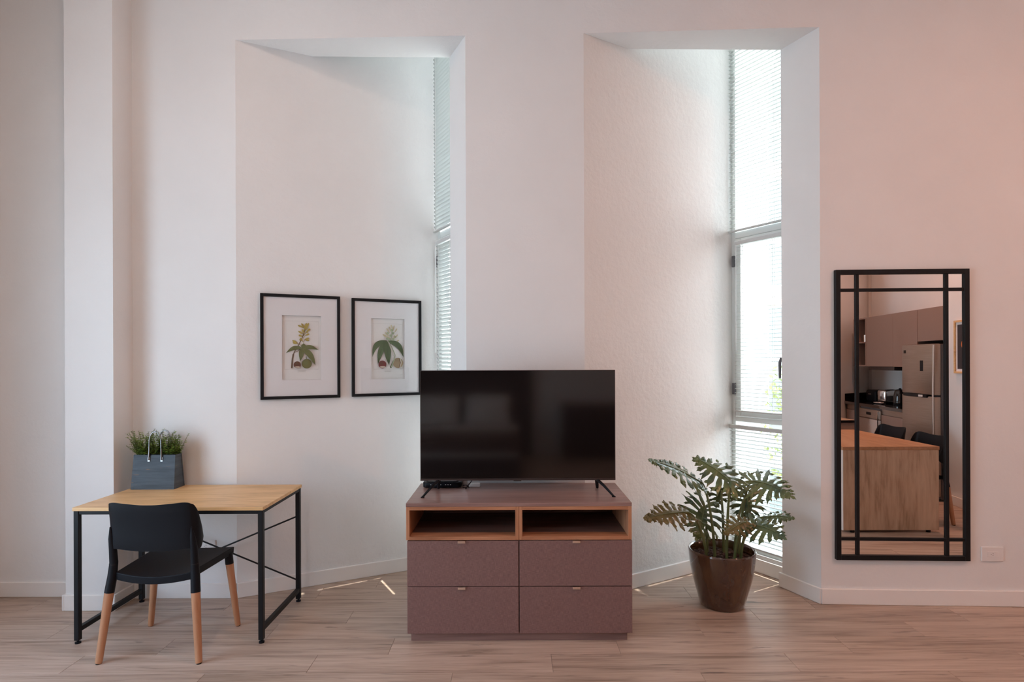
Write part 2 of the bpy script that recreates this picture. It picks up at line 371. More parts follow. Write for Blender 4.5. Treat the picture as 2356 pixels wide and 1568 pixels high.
# lintel beams across the niche mouths
ZL = 3.634
def along(A, B, ratio):  # point of segment AB at depth Y offset
    return (A[0] + (B[0] - A[0]) * ratio, A[1] + (B[1] - A[1]) * ratio)
def lintel(name, NS, C, RF, RB):
    q = along(NS, C, (RB[1] - 0.02 - NS[1]) / (C[1] - NS[1]))
    g = G().prism([NS, RF, RB, q], ZL, ZT); return struct(g.build(name, M['wall_rough'], smooth=0))
lintel('wall_lintel_left', N1S, C1, R1F, R1B); lintel('wall_lintel_right', N2S, C2, R2F, R2B)
# other walls of the room
wallp('wall_left_front', [(LEFTX, 2.5), (LEFTX, FL_Y), (LEFTX - 0.12, FL_Y), (LEFTX - 0.12, 2.5)])
wallp('wall_left_rear', [(LEFTX, BACKY), (LEFTX, -0.3), (LEFTX - 0.12, -0.3), (LEFTX - 0.12, BACKY)])
wallp('wall_left_over_window', [(LEFTX, -0.3), (LEFTX, 2.5), (LEFTX - 0.12, 2.5), (LEFTX - 0.12, -0.3)], 2.62, ZT)
wallp('wall_left_under_window', [(LEFTX, -0.3), (LEFTX, 2.5), (LEFTX - 0.12, 2.5), (LEFTX - 0.12, -0.3)], 0, 0.28)
wallp('wall_front', [(LEFTX - 0.12, BACKY), (FX1, BACKY), (FX1, BACKY - 0.1), (LEFTX - 0.12, BACKY - 0.1)])
kk = [KR, RC, (RC[0] + 0.12, RC[1])]; q = K(0.2, 0.12)
wallp('wall_right', [K(0.2, 0), RC, (RC[0] + 0.14, RC[1] + 0.02), K(0.2, 0.14)])
wallp('wall_fridge_recess', [K(0.2, 0.14), K(0.14, 0.14), K(0.14, 0.70), K(0.2, 0.70)])
wallp('wall_kitchen', [K(0.14, 0.58), K(3.06, 0.568), K(3.2, 0.75), K(0.14, 0.75)])
e4 = V(4.64, 9.95)
wallp('wall_kitchen_end', [e2, e1, e3, (e3[0] + 0.0, BACKY), (FX1, BACKY), (FX1, e2[1])])

def baseboard(name, A, B, ea=0.0, eb=0.0, h=0.098, t=0.015, side=1):
    A, B = Vector(A), Vector(B); d = (B - A).normalized(); n = Vector((d.y, -d.x)) * side
    A2, B2 = A - d * ea, B + d * eb
    g = G().prism([tuple(A2), tuple(B2), tuple(B2 + n * t), tuple(A2 + n * t)], 0.0, h, bev=0.003)
    return struct(g.build(name, M['trim']))
t_ = 0.015
baseboard('baseboard_back_left', (LEFTX, FL_Y), PIL[0])
baseboard('baseboard_pillar_left', PIL[0], PIL[1], 0, t_)
baseboard('baseboard_pillar_front', PIL[1], PIL[2], 0, t_)
baseboard('baseboard_pillar_right', PIL[2], PIL[3], 0, 0)
baseboard('baseboard_alcove', PIL[3], N1S, 0, 0)
baseboard('baseboard_niche_left', N1S, C1, 0, 0)
baseboard('baseboard_window_left', C1, W1E)
baseboard('baseboard_reveal_left', R1B, R1F, 0.015, t_)
baseboard('baseboard_middle', R1F, N2S, 0, 0.004)
baseboard('baseboard_niche_right', N2S, C2)
baseboard('baseboard_window_right', C2, W2E)
baseboard('baseboard_reveal_right', R2B, R2F, 0.02, 0.004)
baseboard('baseboard_right', R2F, RC, 0.003, 0)
baseboard('baseboard_picture_wall', RC, KR, 0, 0)

# ---------------------------------------------------------------- windows of the niches
def window(name, C, U, W):
    ang = math.atan2(U.y, U.x)
    w_ = bpy.data.objects.new(name, None); col.objects.link(w_); w_.location = (C[0], C[1], 0); w_.rotation_euler = (0, 0, ang); w_['kind'] = 'structure'
    zb, zt = 0.125, 4.30
    G().box(0, W, 0.0, 0.10, 0.0, zb).build('apron', M['wall'], w_, smooth=0)
    G().box(0, W, 0.0, 0.10, zt, ZT).build('header', M['wall'], w_, smooth=0)
    G().box(-0.12, 0.0, 0.0, 0.10, 0.0, ZT).build('jamb', M['wall'], w_, smooth=0)
    G().box(W, W + 0.08, 0.0, 0.10, 0.0, ZT).build('jamb', M['wall'], w_, smooth=0)
    fr = G()
    for a, b_ in ((0.0, 0.035), (W - 0.03, W)): fr.box(a, b_, 0.02, 0.08, zb, zt, 0.003)
    for a, b_ in ((zb, zb + 0.045), (1.075, 1.112), (2.455, 2.505), (zt - 0.04, zt)): fr.box(0.035, W - 0.03, 0.02, 0.08, a, b_, 0.003)
    fr.build('frame', M['frame_white'], w_)
    sa = G()
    for a, b_ in ((0.040, 0.088), (W - 0.075, W - 0.034)): sa.box(a, b_, 0.012, 0.060, 1.116, 2.451, 0.003)
    for a, b_ in ((1.116, 1.166), (2.400, 2.451)): sa.box(0.088, W - 0.075, 0.012, 0.060, a, b_, 0.003)
    sash = sa.build('sash', M['frame_white'], w_)
    for z in (1.28, 2.24):
        G().box(0.020, 0.045, -0.006, 0.014, z, z + 0.085, 0.003).build('hinge', M['grey_plastic'], sash)
    h = G().box(W - 0.066, W - 0.042, -0.004, 0.012, 1.42, 1.56, 0.003)
    h.tube([(W - 0.054, 0.0, 1.53), (W - 0.054, -0.03, 1.545), (W - 0.054, -0.042, 1.52), (W - 0.054, -0.042, 1.41)], [0.008, 0.009, 0.010, 0.008], 8)
    h.build('handle', M['grey_plastic'], sash, label='dark casement handle')
    for a, b_, lo, hi, yy in ((0.035, W - 0.03, zb + 0.045, 1.075, 0.05), (0.088, W - 0.075, 1.166, 2.400, 0.036), (0.035, W - 0.03, 2.505, zt - 0.04, 0.05)):
        G().box(a, b_, yy, yy + 0.004, lo, hi).build('pane', M['glass'], w_, smooth=0)
    return w_, ang
w1, a1 = window('window_1', C1, U1, W1W)
w2, a2 = window('window_2', C2, U2, W2W)
# balcony window in the left wall (out of frame, daylight comes through it)
w3 = bpy.data.objects.new('window_3', None); col.objects.link(w3); w3.location = (LEFTX, 1.10, 0); w3['kind'] = 'structure'
fr = G()
for a in (-1.4, -0.03, 1.34): fr.box(-0.09, -0.03, a, a + 0.06, 0.28, 2.62, 0.003)
for z in (0.28, 2.56): fr.box(-0.09, -0.03, -1.4, 1.4, z, z + 0.06, 0.003)
fr.build('frame', M['frame_white'], w3)
M['tinted'] = glassmat('daylight_dimming_glass', (0.655, 0.715, 0.765))  # tint added to dim and cool the daylight from this window
for a in (-1.34, 0.03): G().box(-0.064, -0.060, a, a + 1.31, 0.34, 2.56).build('pane', M['tinted'], w3, smooth=0)

def slat_mesh(x0, x1, tilt):
    g = G(); n = 4; wd = 0.0125
    def fn(u, v):
        a = (v * 2 - 1); yy = a * wd; zz = 0.0022 * (1 - a * a)
        return (x0 + (x1 - x0) * u, yy * math.cos(tilt) - zz * math.sin(tilt), yy * math.sin(tilt) + zz * math.cos(tilt))
    g.grid(fn, 2, n + 1)
    return g
def blind(label, C, ang, x0, x1, ztop, zbot, yoff, tilt, group, wand=None, pitch=0.0285):
    t = thing('venetian_blind', label, 'blind', (C[0], C[1], 0), ang, group)
    hr = G().box(x0, x1, yoff - 0.013, yoff + 0.013, ztop - 0.028, ztop, 0.002)
    hr.build('headrail', M['blind_rail'], t)
    z = ztop - 0.028 - 0.018; s0 = None
    while z > zbot + 0.02:
        if s0 is None: s0 = slat_mesh(x0, x1, tilt).build('slat', M['blind'], t, smooth=60); o = s0
        else: o = bpy.data.objects.new('slat', s0.data); col.objects.link(o); o.parent = t
        o.location = (0, yoff, z); z -= pitch
    G().box(x0, x1, yoff - 0.012, yoff + 0.012, zbot - 0.004, zbot + 0.008, 0.002).build('bottom_rail', M['blind_rail'], t)
    for xx in (x0 + 0.055, x1 - 0.075):
        g = G()
        for yy in (-0.013, 0.013): g.box(xx - 0.0007, xx + 0.0007, yoff + yy - 0.0007, yoff + yy + 0.0007, zbot, ztop - 0.02)
        g.build('ladder_cord', M['white_plastic'], t, smooth=0)
    if wand: G().tube([(wand, yoff - 0.022, ztop - 0.03), (wand, yoff - 0.024, zbot + (ztop - zbot) * 0.35)], 0.003, 6).build('tilt_wand', M['clear_plastic'], t)
    return t
M['blind_rail'] = mk('blind_rail', (0.55, 0.56, 0.55), 0.4)
M['clear_plastic'] = mk('clear_wand', (0.75, 0.77, 0.76), 0.2)
gr = 'white venetian blinds in the window niches'
TA = {0: R(8), 1: R(-58)}
for C, ang, W, nm, ti in ((C1, a1, W1W, 'left niche beside the framed prints', TA[1]), (C2, a2, W2W, 'right niche behind the floor plant', TA[0])):
    blind('tall white venetian blind over the upper pane of the ' + nm, C, ang, 0.005, W - 0.03, 4.29, 2.505, -0.012, ti, gr)
    blind('white venetian blind on the hinged middle sash of the ' + nm, C, ang, 0.062, W - 0.045, 2.425, 1.155, -0.016, ti, gr, wand=0.085)
    blind('white venetian blind over the low pane of the ' + nm, C, ang, 0.010, W - 0.036, 1.052, 0.165, -0.012, ti, gr)

# ---------------------------------------------------------------- outside
gnd = G().box(-4, 26, 4.75, 40, -3.2, -3.0).build('ground', M['asphalt'], smooth=0); struct(gnd)
bld = thing('apartment_building', 'white rendered building with grey windows seen through the right niche blinds', 'building', (4.0, 13.5, -3.0))
G().box(-3.0, 9.0, 0, 3.0, 0, 15).build('wall', M['facade'], bld, smooth=0)
wx = at(1766, 800, 13.5).x - 4.0
for (ya, yb) in ((188, 288), (296, 376), (412, 520), (560, 660), (706, 818), (870, 1000), (1075, 1200)):
    za = HC + (832 - ya) / F * 13.5 + 3; zb_ = HC + (832 - yb) / F * 13.5 + 3
    for dx_ in (0.0, 1.6, -3.6):
        wn = G().box(wx + dx_, wx + dx_ + 0.95, -0.01, 0.05, zb_, za).build('window', M['frame_white'], bld, smooth=0)
        G().box(wx + dx_ + 0.03, wx + dx_ + 0.92, -0.02, 0.0, zb_ + 0.03, za - 0.03).build('pane', M['far_glass'], wn, smooth=0)
G().box(wx - 0.05, 9, -0.08, 0.0, HC + (832 - 404) / F * 13.5 + 3, HC + (832 - 394) / F * 13.5 + 3).build('ledge', M['coping'], bld, smooth=0)
G().box(wx - 0.05, 9, -0.08, 0.0, HC + (832 - 704) / F * 13.5 + 3, HC + (832 - 690) / F * 13.5 + 3).build('ledge', M['coping'], bld, smooth=0)
tree = thing('street_tree', 'small yellow green tree outside the right niche window', 'tree', (5.62, 11.4, -3.1))
G().tube([(0, 0, 0), (0.03, 0, 1.5), (0, 0.05, 3.2), (0.05, 0, 4.2)], [0.09, 0.07, 0.05, 0.02], 8).build('trunk', M['bark'], tree)
g = G()
for i in range(900):
    th = rnd.uniform(0, 2 * math.pi); rr = rnd.uniform(0, 0.70); zz = rnd.uniform(2.2, 4.7); k = math.sqrt(max(0.05, 1 - ((zz - 3.4) / 1.4) ** 2))
    c = Vector((rr * k * math.cos(th), rr * k * math.sin(th), zz)); a = Vector((rnd.uniform(-1, 1), rnd.uniform(-1, 1), rnd.uniform(-1, 1))).normalized() * 0.07
    b_ = a.cross(Vector((rnd.uniform(-1, 1), rnd.uniform(-1, 1), rnd.uniform(-1, 1)))).normalized() * 0.035
    g.poly([c - a, c + b_, c + a, c - b_])
o = g.build('foliage', M['tree'], tree, smooth=0); o['kind'] = 'stuff'

# ---------------------------------------------------------------- desk
DX0, DX1, DY0, DY1, DZ = -2.398, -1.358, 3.170, 3.755, 0.745
desk = thing('writing_desk', 'pale oak desk with thin black metal frame beside the pillar', 'desk', ((DX0 + DX1) / 2, (DY0 + DY1) / 2, 0))
hx, hy = (DX1 - DX0) / 2, (DY1 - DY0) / 2
G().box(-hx, hx, -hy, hy, DZ - 0.019, DZ, 0.0012).build('desktop', M['desk_oak'], desk)
zt = DZ - 0.019; lw = 0.027
for sx in (-1, 1):
    for sy in (-1, 1):
        x0 = sx * (hx - 0.004) - (lw if sx > 0 else 0); y0 = sy * (hy - 0.004) - (lw if sy > 0 else 0)
        lg = G().box(x0, x0 + lw, y0, y0 + lw, 0.018, zt, 0.002).build('leg', M['black_metal'], desk)
        G().lathe([(0.006, 0.018), (0.006, 0.010), (0.015, 0.008), (0.015, 0.0)][::-1], 12, (x0 + lw / 2, y0 + lw / 2, 0)).build('levelling_foot', M['black_plastic'], lg)
    xa = sx * (hx - 0.004) - (lw if sx > 0 else 0)
    G().box(xa + 0.001, xa + lw - 0.001, -hy + 0.004 + lw, hy - 0.004 - lw, 0.062, 0.088, 0.002).build('lower_side_rail', M['black_metal'], desk)
    G().box(xa + 0.001, xa + lw - 0.001, -hy + 0.004 + lw, hy - 0.004 - lw, zt - 0.020, zt, 0.002).build('upper_side_rail', M['black_metal'], desk)
for sy in (-1, 1):
    ya = sy * (hy - 0.004) - (lw if sy > 0 else 0)
    G().box(-hx + 0.004 + lw, hx - 0.004 - lw, ya + 0.004, ya + lw - 0.004, zt - 0.021, zt, 0.002).build('long_rail', M['black_metal'], desk)
yb = hy - 0.016
for k, (za, zb_) in enumerate(((0.545, 0.135), (0.135, 0.545))):
    yy = yb + (-0.006 if k else 0.002)
    G().tube([(-hx + 0.025, yy, za), (hx - 0.025, yy, zb_)], 0.0052, 8).build('cross_rod', M['black_metal'], desk)
G().lathe([(0.010, -0.004), (0.010, 0.004)], 12).xf(Matrix.Translation((0, yb - 0.006, 0.34)) @ Matrix.Rotation(R(90), 4, 'X')).build('rod_joint', M['black_metal'], desk)

# ---------------------------------------------------------------- chair
def cat(ps, n):
    out = []; m = len(ps)
    for i in range(m - 1):
        p0, p1, p2, p3 = [Vector(ps[max(0, min(m - 1, j))]) for j in (i - 1, i, i + 1, i + 2)]
        for k in range(n):
            t = k / n; out.append(0.5 * ((2 * p1) + (p2 - p0) * t + (2 * p0 - 5 * p1 + 4 * p2 - p3) * t * t + (3 * p1 - p0 - 3 * p2 + p3) * t ** 3))
    out.append(Vector(ps[-1])); return out
def make_chair(label, group=None):
    t = thing('dining_chair', label, 'chair', group=group)
    half = [(0.213, -0.100, 0.628, 0.600), (0.221, -0.122, 0.688, 0.575), (0.224, -0.148, 0.755, 0.566), (0.214, -0.173, 0.805, 0.572), (0.185, -0.188, 0.819, 0.577),
            (0.12, -0.197, 0.815, 0.572), (0.05, -0.201, 0.809, 0.567)]
    full = [(-x, y, a, b_) for x, y, a, b_ in half] + [(0, -0.202, 0.808, 0.566)] + [h for h in half[::-1]]
    cp = cat([Vector((x, y, a, b_)) for x, y, a, b_ in full], 4); n = len(cp); g = G()
    def side(off):
        vs = []
        for i, p in enumerate(cp):
            d = cp[min(i + 1, n - 1)] - cp[max(i - 1, 0)]; nn = Vector((-d.y, d.x)).normalized() * off
            for j in range(9):
                v = j / 8; z = p.w + (p.z - p.w) * v
                taper = 1.0 if 0 < j < 8 else 0.45
                yy = p.y - 0.02 * (z - 0.6) / 0.2 * (1 if abs(p.x) < 0.21 else 0.6) + 0.006 * math.sin(v * math.pi)
                vs.append((p.x + nn.x * taper, yy + nn.y * taper, z))
        return vs
    A = side(0.0055); B = side(-0.0055); m = 9
    ix = lambda i, j: i * m + j; nb = n * m; fs = []
    for i in range(n - 1):
        for j in range(m - 1):
            fs.append((ix(i, j), ix(i + 1, j), ix(i + 1, j + 1), ix(i, j + 1))); fs.append((nb + ix(i, j), nb + ix(i, j + 1), nb + ix(i + 1, j + 1), nb + ix(i + 1, j)))
        fs.append((ix(i, 0), nb + ix(i, 0), nb + ix(i + 1, 0), ix(i + 1, 0))); fs.append((ix(i, m - 1), ix(i + 1, m - 1), nb + ix(i + 1, m - 1), nb + ix(i, m - 1)))
    for j in range(m - 1):
        fs.append((ix(0, j), ix(0, j + 1), nb + ix(0, j + 1), nb + ix(0, j))); fs.append((ix(n - 1, j), nb + ix(n - 1, j), nb + ix(n - 1, j + 1), ix(n - 1, j + 1)))
    g._add(A + B, fs)
    g.build('backrest', M['black_plastic'], t, smooth=55)
    # seat shell
    g = G()
    NX, NY = 17, 12
    def top(u, v):
        y = -0.172 + 0.402 * v; hw = 0.197 + 0.030 * v; a = 2 * u - 1
        z = 0.452 - 0.020 * (1 - a * a) * (1 - 0.55 * v) + 0.004 * v
        yr = y - (0.016 * (1 - a * a) * (1 - v)) + 0.008 * (1 - a * a) * v
        return Vector((a * hw, yr, z))
    T = [top(i / (NX - 1), j / (NY - 1)) for i in range(NX) for j in range(NY)]
    th = 0.040; Bt = []
    for i in range(NX):
        for j in range(NY):
            p = T[i * NY + j]; e = 1.0 if (i in (0, NX - 1) or j in (0, NY - 1)) else 0.35
            Bt.append(Vector((p.x * 0.985, p.y, p.z - th * e)))
    nb = NX * NY; fs = []
    for i in range(NX - 1):
        for j in range(NY - 1):
            a, b_, c, d = i * NY + j, (i + 1) * NY + j, (i + 1) * NY + j + 1, i * NY + j + 1
            fs += [(a, b_, c, d), (nb + a, nb + d, nb + c, nb + b_)]
    for i in range(NX - 1):
        a, b_ = i * NY, (i + 1) * NY; fs.append((a, nb + a, nb + b_, b_)); a, b_ = i * NY + NY - 1, (i + 1) * NY + NY - 1; fs.append((a, b_, nb + b_, nb + a))
    for j in range(NY - 1):
        a = j; fs.append((a, a + 1, nb + a + 1, nb + a)); a = (NX - 1) * NY + j; fs.append((a, nb + a, nb + a + 1, a + 1))
    g._add(T + Bt, fs)
    se = g.build('seat', M['black_plastic'], t, smooth=40)
    bv = se.modifiers.new('edge', 'BEVEL'); bv.width = 0.004; bv.segments = 2; bv.angle_limit = R(50)
    for s in (-1, 1):
        up = G().tube([(s * 0.2225, -0.180, 0.350), (s * 0.2145, -0.168, 0.43), (s * 0.2095, -0.164, 0.50), (s * 0.2095, -0.170, 0.57), (s * 0.2100, -0.182, 0.63), (s * 0.2085, -0.192, 0.69)],
                      [0.0232, 0.0225, 0.0200, 0.0185, 0.0135, 0.003], 16)
        u_ = up.build('rear_leg_sleeve', M['black_plastic'], t, smooth=50)
        G().tube([(s * 0.2105, -0.165, 0.492), (s * 0.2103, -0.165, 0.494)], 0.0203, 16).build('sleeve_joint', M['dark_slot'], u_)
        G().tube([(s * 0.256, -0.214, 0.004), (s * 0.2545, -0.212, 0.012), (s * 0.2225, -0.180, 0.352)], [0.0150, 0.0168, 0.0225], 16).build('leg', M['beech'], t, smooth=50, label='tapered beech rear leg')
        G().tube([(s * 0.2545, 0.214, 0.004), (s * 0.253, 0.213, 0.012), (s * 0.214, 0.196, 0.372)], [0.0140, 0.0155, 0.0215], 16).build('leg', M['beech'], t, smooth=50, label='tapered beech front leg')
        G().tube([(s * 0.214, 0.196, 0.368), (s * 0.2095, 0.194, 0.43)], [0.0225, 0.0215], 16).build('front_leg_collar', M['black_plastic'], t, smooth=50)
        for sy, fy in ((-1, -0.214), (1, 0.214)):
            G().lathe([(0.012, 0), (0.013, 0.006)], 12, (s * (0.256 if sy < 0 else 0.2545), fy, 0)).build('foot_pad', M['dark_slot'], t)
    return t
chair = make_chair('black plastic chair with beech legs pushed up to the pale oak desk')
chair.location = (-1.856, 3.180, 0)

# ---------------------------------------------------------------- planted wooden basket on the desk
px0, px1, py0, py1 = -2.372, -2.103, 3.618, 3.738
bk = thing('planter_basket', 'slate painted wooden bag shaped planter of herbs on the desk', 'planter', ((px0 + px1) / 2, (py0 + py1) / 2, DZ))
hw, hd, hh = 0.1345, 0.060, 0.212
def slab(g, a, b_, c, d, n, th):   # thick quad
    n = Vector(n).normalized() * th; P = [Vector(p) for p in (a, b_, c, d)]; Q = [p + n for p in P]
    g._add(P + Q, [(0, 1, 2, 3), (7, 6, 5, 4), (0, 4, 5, 1), (1, 5, 6, 2), (2, 6, 7, 3), (3, 7, 4, 0)])
td = 0.036; tw = 0.130
for s, nm in ((-1, 'front_board'), (1, 'rear_board')):
    g = G(); slab(g, (-hw, s * hd, 0), (hw, s * hd, 0), (tw, s * td, hh), (-tw, s * td, hh), (0, -s, 0.1), 0.009)
    g.build(nm, M['slate_wood'], bk, smooth=0)
for s in (-1, 1):
    g = G(); slab(g, (s * (hw - 0.002), -hd + 0.003, 0), (s * (hw - 0.002), hd - 0.003, 0), (s * (tw - 0.002), td - 0.003, hh - 0.001), (s * (tw - 0.002), -td + 0.003, hh - 0.001), (-s, 0, 0), 0.009)
    g.build('side_board', M['slate_wood'], bk, smooth=0)
G().box(-hw + 0.01, hw - 0.01, -hd + 0.01, hd - 0.01, 0.002, 0.012).build('base_board', M['slate_wood'], bk, smooth=0)
G().box(-tw + 0.012, tw - 0.012, -td + 0.004, td - 0.004, 0.165, 0.185).build('soil', M['soil'], bk, smooth=0)
for s, off in ((-1, -0.030), (1, 0.026)):
    ys = s * (td + 0.006); pts = [(-0.048 + off * 0 + (0.0 if s < 0 else 0.0), ys, 0.175)]
    cx = 0.008 if s < 0 else 0.020
    pts = [(cx - 0.040, s * (td + 0.009), 0.180), (cx - 0.038, ys, 0.235), (cx - 0.036, ys, 0.295)]
    for k in range(1, 12):
        a = math.pi * (1 - k / 12); pts.append((cx + 0.036 * math.cos(a), ys, 0.295 + 0.062 * math.sin(a)))
    pts += [(cx + 0.036, ys, 0.295), (cx + 0.038, ys, 0.235), (cx + 0.040, s * (td + 0.009), 0.180)]
    hd_ = G().tube(pts, 0.0046, 10).build('handle', M['dull_chrome'], bk, smooth=60, label='arched chrome handle')
    g = G()
    for xx in (cx - 0.040, cx + 0.040):
        g.box(xx - 0.0075, xx + 0.0075, s * (td + 0.004) - 0.004, s * (td + 0.004) + 0.004, 0.170, 0.198, 0.001)
    g.build('clamp', M['dull_chrome'], hd_)
st = G(); lf = G()
def herb(x, y, z, dx, dy, h):
    p = Vector((x, y, z)); d = Vector((dx, dy, 1)).normalized(); n = int(h / 0.012); pts = [p.copy()]
    for i in range(n):
        d = (d + Vector((rnd.uniform(-.22, .22), rnd.uniform(-.22, .22), 0.03))).normalized(); p = p + d * 0.012; pts.append(p.copy())
        f = i / n; sz = 0.0175 * (1 - 0.55 * f) * rnd.uniform(.75, 1.25)
        th = rnd.uniform(0, math.pi)
        for s in (0, math.pi):
            if i < 2: continue
            out = Vector((math.cos(th + s), math.sin(th + s), rnd.uniform(-0.1, 0.35))).normalized(); sd = out.cross(Vector((out.y * 0.3, -out.x * 0.3, 1))).normalized() * sz * 0.50
            a = p; b_ = p + out * sz * 1.15; m_ = p + out * sz * 0.38; m2 = p + out * sz * 0.82
            lf.poly([a, m_ + sd, m2 + sd * 0.85, b_, m2 - sd * 0.85, m_ - sd])
    st.tube(pts, [0.0011] * len(pts), 4, cap=False)
for i in range(190):
    side_ = -1 if i < 106 else 1
    x = rnd.uniform(-0.115, -0.005) if side_ < 0 else rnd.uniform(0.030, 0.115)
    lean = (x + 0.035) * 9.5 if side_ < 0 else (x - 0.066) * 10.5
    h = rnd.uniform(0.06, 0.175) if rnd.random() < 0.8 else rnd.uniform(0.15, 0.215)
    if side_ > 0: h *= 0.92
    herb(x, rnd.uniform(-0.026, 0.026), 0.185, lean + rnd.uniform(-.30, .30), rnd.uniform(-.30, .12), h)
o = st.build('herb_stems', M['herb_stem'], bk, smooth=60); o['kind'] = 'stuff'
o = lf.build('herb_foliage', M['herb'], bk, smooth=0); o['kind'] = 'stuff'

# ---------------------------------------------------------------- media cabinet
SX0, SX1, SY0, SY1, SZ = -0.581, 0.650, 3.172, 3.695, 0.762
cab = thing('media_cabinet', 'wide brown chest with open walnut shelves and four drawers under the television', 'cabinet', ((SX0 + SX1) / 2, SY0, 0))
hx = (SX1 - SX0) / 2; dp = SY1 - SY0
zc = lambda y: 1.53 - (y - 832) * 3.18 / F
G().box(-hx, hx, 0, dp, SZ - 0.020, SZ, 0.001).build('top_panel', M['brown_top'], cab)
z1, z0 = SZ - 0.0205, 0.560; tk = 0.0185
for s in (-1, 1):
    x0, x1 = (-hx + 0.001, -0.0005) if s < 0 else (0.0005, hx - 0.001)
    bay = G().box(x0, x0 + tk, 0.001, dp - 0.005, z0, z1, 0.0006)
    bay.build('shelf_upright', M['walnut_v'], cab)
    G().box(x1 - tk, x1, 0.001, dp - 0.005, z0, z1, 0.0006).build('shelf_upright', M['walnut_v'], cab)
    G().box(x0 + tk, x1 - tk, 0.001, dp - 0.005, z1 - tk, z1, 0.0006).build('shelf_header', M['walnut'], cab)
    G().box(x0 + tk, x1 - tk, 0.001, 0.085, z0, z0 + tk, 0.0006).build('shelf_edge', M['walnut'], cab)
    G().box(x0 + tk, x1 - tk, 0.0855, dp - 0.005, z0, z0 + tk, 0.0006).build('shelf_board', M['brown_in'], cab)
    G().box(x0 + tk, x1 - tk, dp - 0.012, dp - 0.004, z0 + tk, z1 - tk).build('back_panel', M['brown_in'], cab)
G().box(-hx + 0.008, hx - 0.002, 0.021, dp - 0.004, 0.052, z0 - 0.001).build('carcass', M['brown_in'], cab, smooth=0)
G().box(-hx + 0.022, hx - 0.022, 0.030, dp - 0.02, 0.0, 0.052).build('plinth', M['brown_top'], cab, smooth=0)
for (za, zb_) in ((0.3085, 0.5555), (0.0515, 0.3045)):
    for s in (-1, 1):
        x0, x1 = (-hx + 0.006, -0.003) if s < 0 else (0.003, hx + 0.001)
        dr = G().box(x0, x1, 0.001, 0.0195, za, zb_, 0.0012).build('drawer_front', M['linen'], cab)
        cx = (x0 + x1) / 2 - (0.006 if s < 0 else -0.002)
        g = G().box(cx - 0.021, cx + 0.021, -0.013, 0.010, zb_, zb_ + 0.0022, 0.0006)
        g.box(cx - 0.021, cx + 0.021, -0.0145, -0.0125, zb_ - 0.009, zb_ + 0.0022, 0.0006).build('tab_pull', M['nickel'], dr, label='small rose nickel tab pull')

# ---------------------------------------------------------------- television
TY = 3.430
tvx0, tvx1 = at(967, 980, TY).x, at(1415.5, 980, TY).x; tvz0, tvz1 = at(1190, 1104.5, TY).z, at(1190, 851, TY).z
tv = thing('television', 'flat black television on splayed feet standing on the brown chest', 'television', ((tvx0 + tvx1) / 2, TY, SZ))
hx = (tvx1 - tvx0) / 2; za, zb_ = tvz0 - SZ, tvz1 - SZ
G().box(-hx, hx, 0.0015, 0.030, za, zb_, 0.002).build('shell', M['black_plastic'], tv)
G().box(-hx + 0.18, hx - 0.18, 0.030, 0.070, za + 0.02, zb_ - 0.22, 0.008).build('rear_housing', M['black_plastic'], tv)
G().box(-hx + 0.003, hx - 0.003, -0.0012, 0.0015, za + 0.012, zb_ - 0.004).build('screen', M['screen'], tv, smooth=0)
fr = G().box(-hx, hx, -0.003, 0.002, za, za + 0.0115, 0.0006)
fr.box(-hx, hx, -0.0025, 0.002, zb_ - 0.004, zb_, 0.0004)
for s in (-1, 1): fr.box(s * hx - (0.003 if s > 0 else 0), s * hx + (0.003 if s < 0 else 0), -0.0025, 0.002, za, zb_, 0.0004)
fr.build('bezel', M['bezel'], tv)
G().box(-0.026 + 0.0, 0.020, -0.0045, 0.010, za - 0.0035, za + 0.003, 0.001).build('sensor_lip', M['bezel'], tv)
for s in (-1, 1):
    ax = s * (hx - 0.108)
    g = G().tube([(ax, 0.012, za + 0.004), (ax + s * 0.036, -0.052, 0.045), (ax + s * 0.076, -0.125, 0.004)], [0.0125, 0.011, 0.008], 6, flat=0.6)
    g.tube([(ax, 0.016, za + 0.004), (ax + s * 0.008, 0.060, 0.035), (ax + s * 0.016, 0.102, 0.004)], [0.0115, 0.010, 0.008], 6, flat=0.6)
    g.box(ax + s * 0.076 - 0.010, ax + s * 0.076 + 0.010, -0.133, -0.119, 0.0, 0.005, 0.001)
    g.build('foot', M['black_plastic'], tv, smooth=40)

# decoder box, adapter and cable behind the television feet
P = at(1017, 1122, 3.56)
dbx = thing('decoder_box', 'low black decoder box with pale buttons under the left of the television', 'decoder', (P.x, 3.615, SZ))
g = G().prism([(-0.118, -0.045), (-0.10, -0.066), (0.10, -0.066), (0.118, -0.045), (0.118, 0.05), (-0.118, 0.05)], 0.003, 0.034, 0.004); g.build('casing', M['black_plastic'], dbx)
G().prism([(-0.10, -0.03), (-0.085, -0.050), (0.085, -0.050), (0.10, -0.03), (0.10, 0.04), (-0.10, 0.04)], 0.034, 0.040, 0.002).build('lid', mk('gloss_black', (0.015, 0.015, 0.017), 0.2), dbx)
g = G()
for k in range(9):
    if k == 5: continue
    g.box(-0.070 + k * 0.015, -0.064 + k * 0.015, -0.0672, -0.0655, 0.020, 0.023)
g.build('buttons', M['white_plastic'], dbx)
P = at(1092, 1113, 3.60)
ad_ = G().box(-0.034, 0.034, -0.024, 0.024, 0, 0.020, 0.004, seg=2).build('adapter', M['white_plastic'])
ad_.location = (P.x, 3.60, SZ); setprops(ad_, 'small white adapter box behind the television next to the decoder', 'adapter')
P = at(1068, 1113, 3.63)
pl = G().box(-0.026, 0.018, -0.018, 0.018, 0, 0.030, 0.004, seg=2).build('power_adapter', M['white_plastic'])
pl.location = (P.x, 3.655, SZ); setprops(pl, 'white power adapter half hidden by black cable behind the decoder', 'adapter')
P = at(1075, 1118, 3.52)
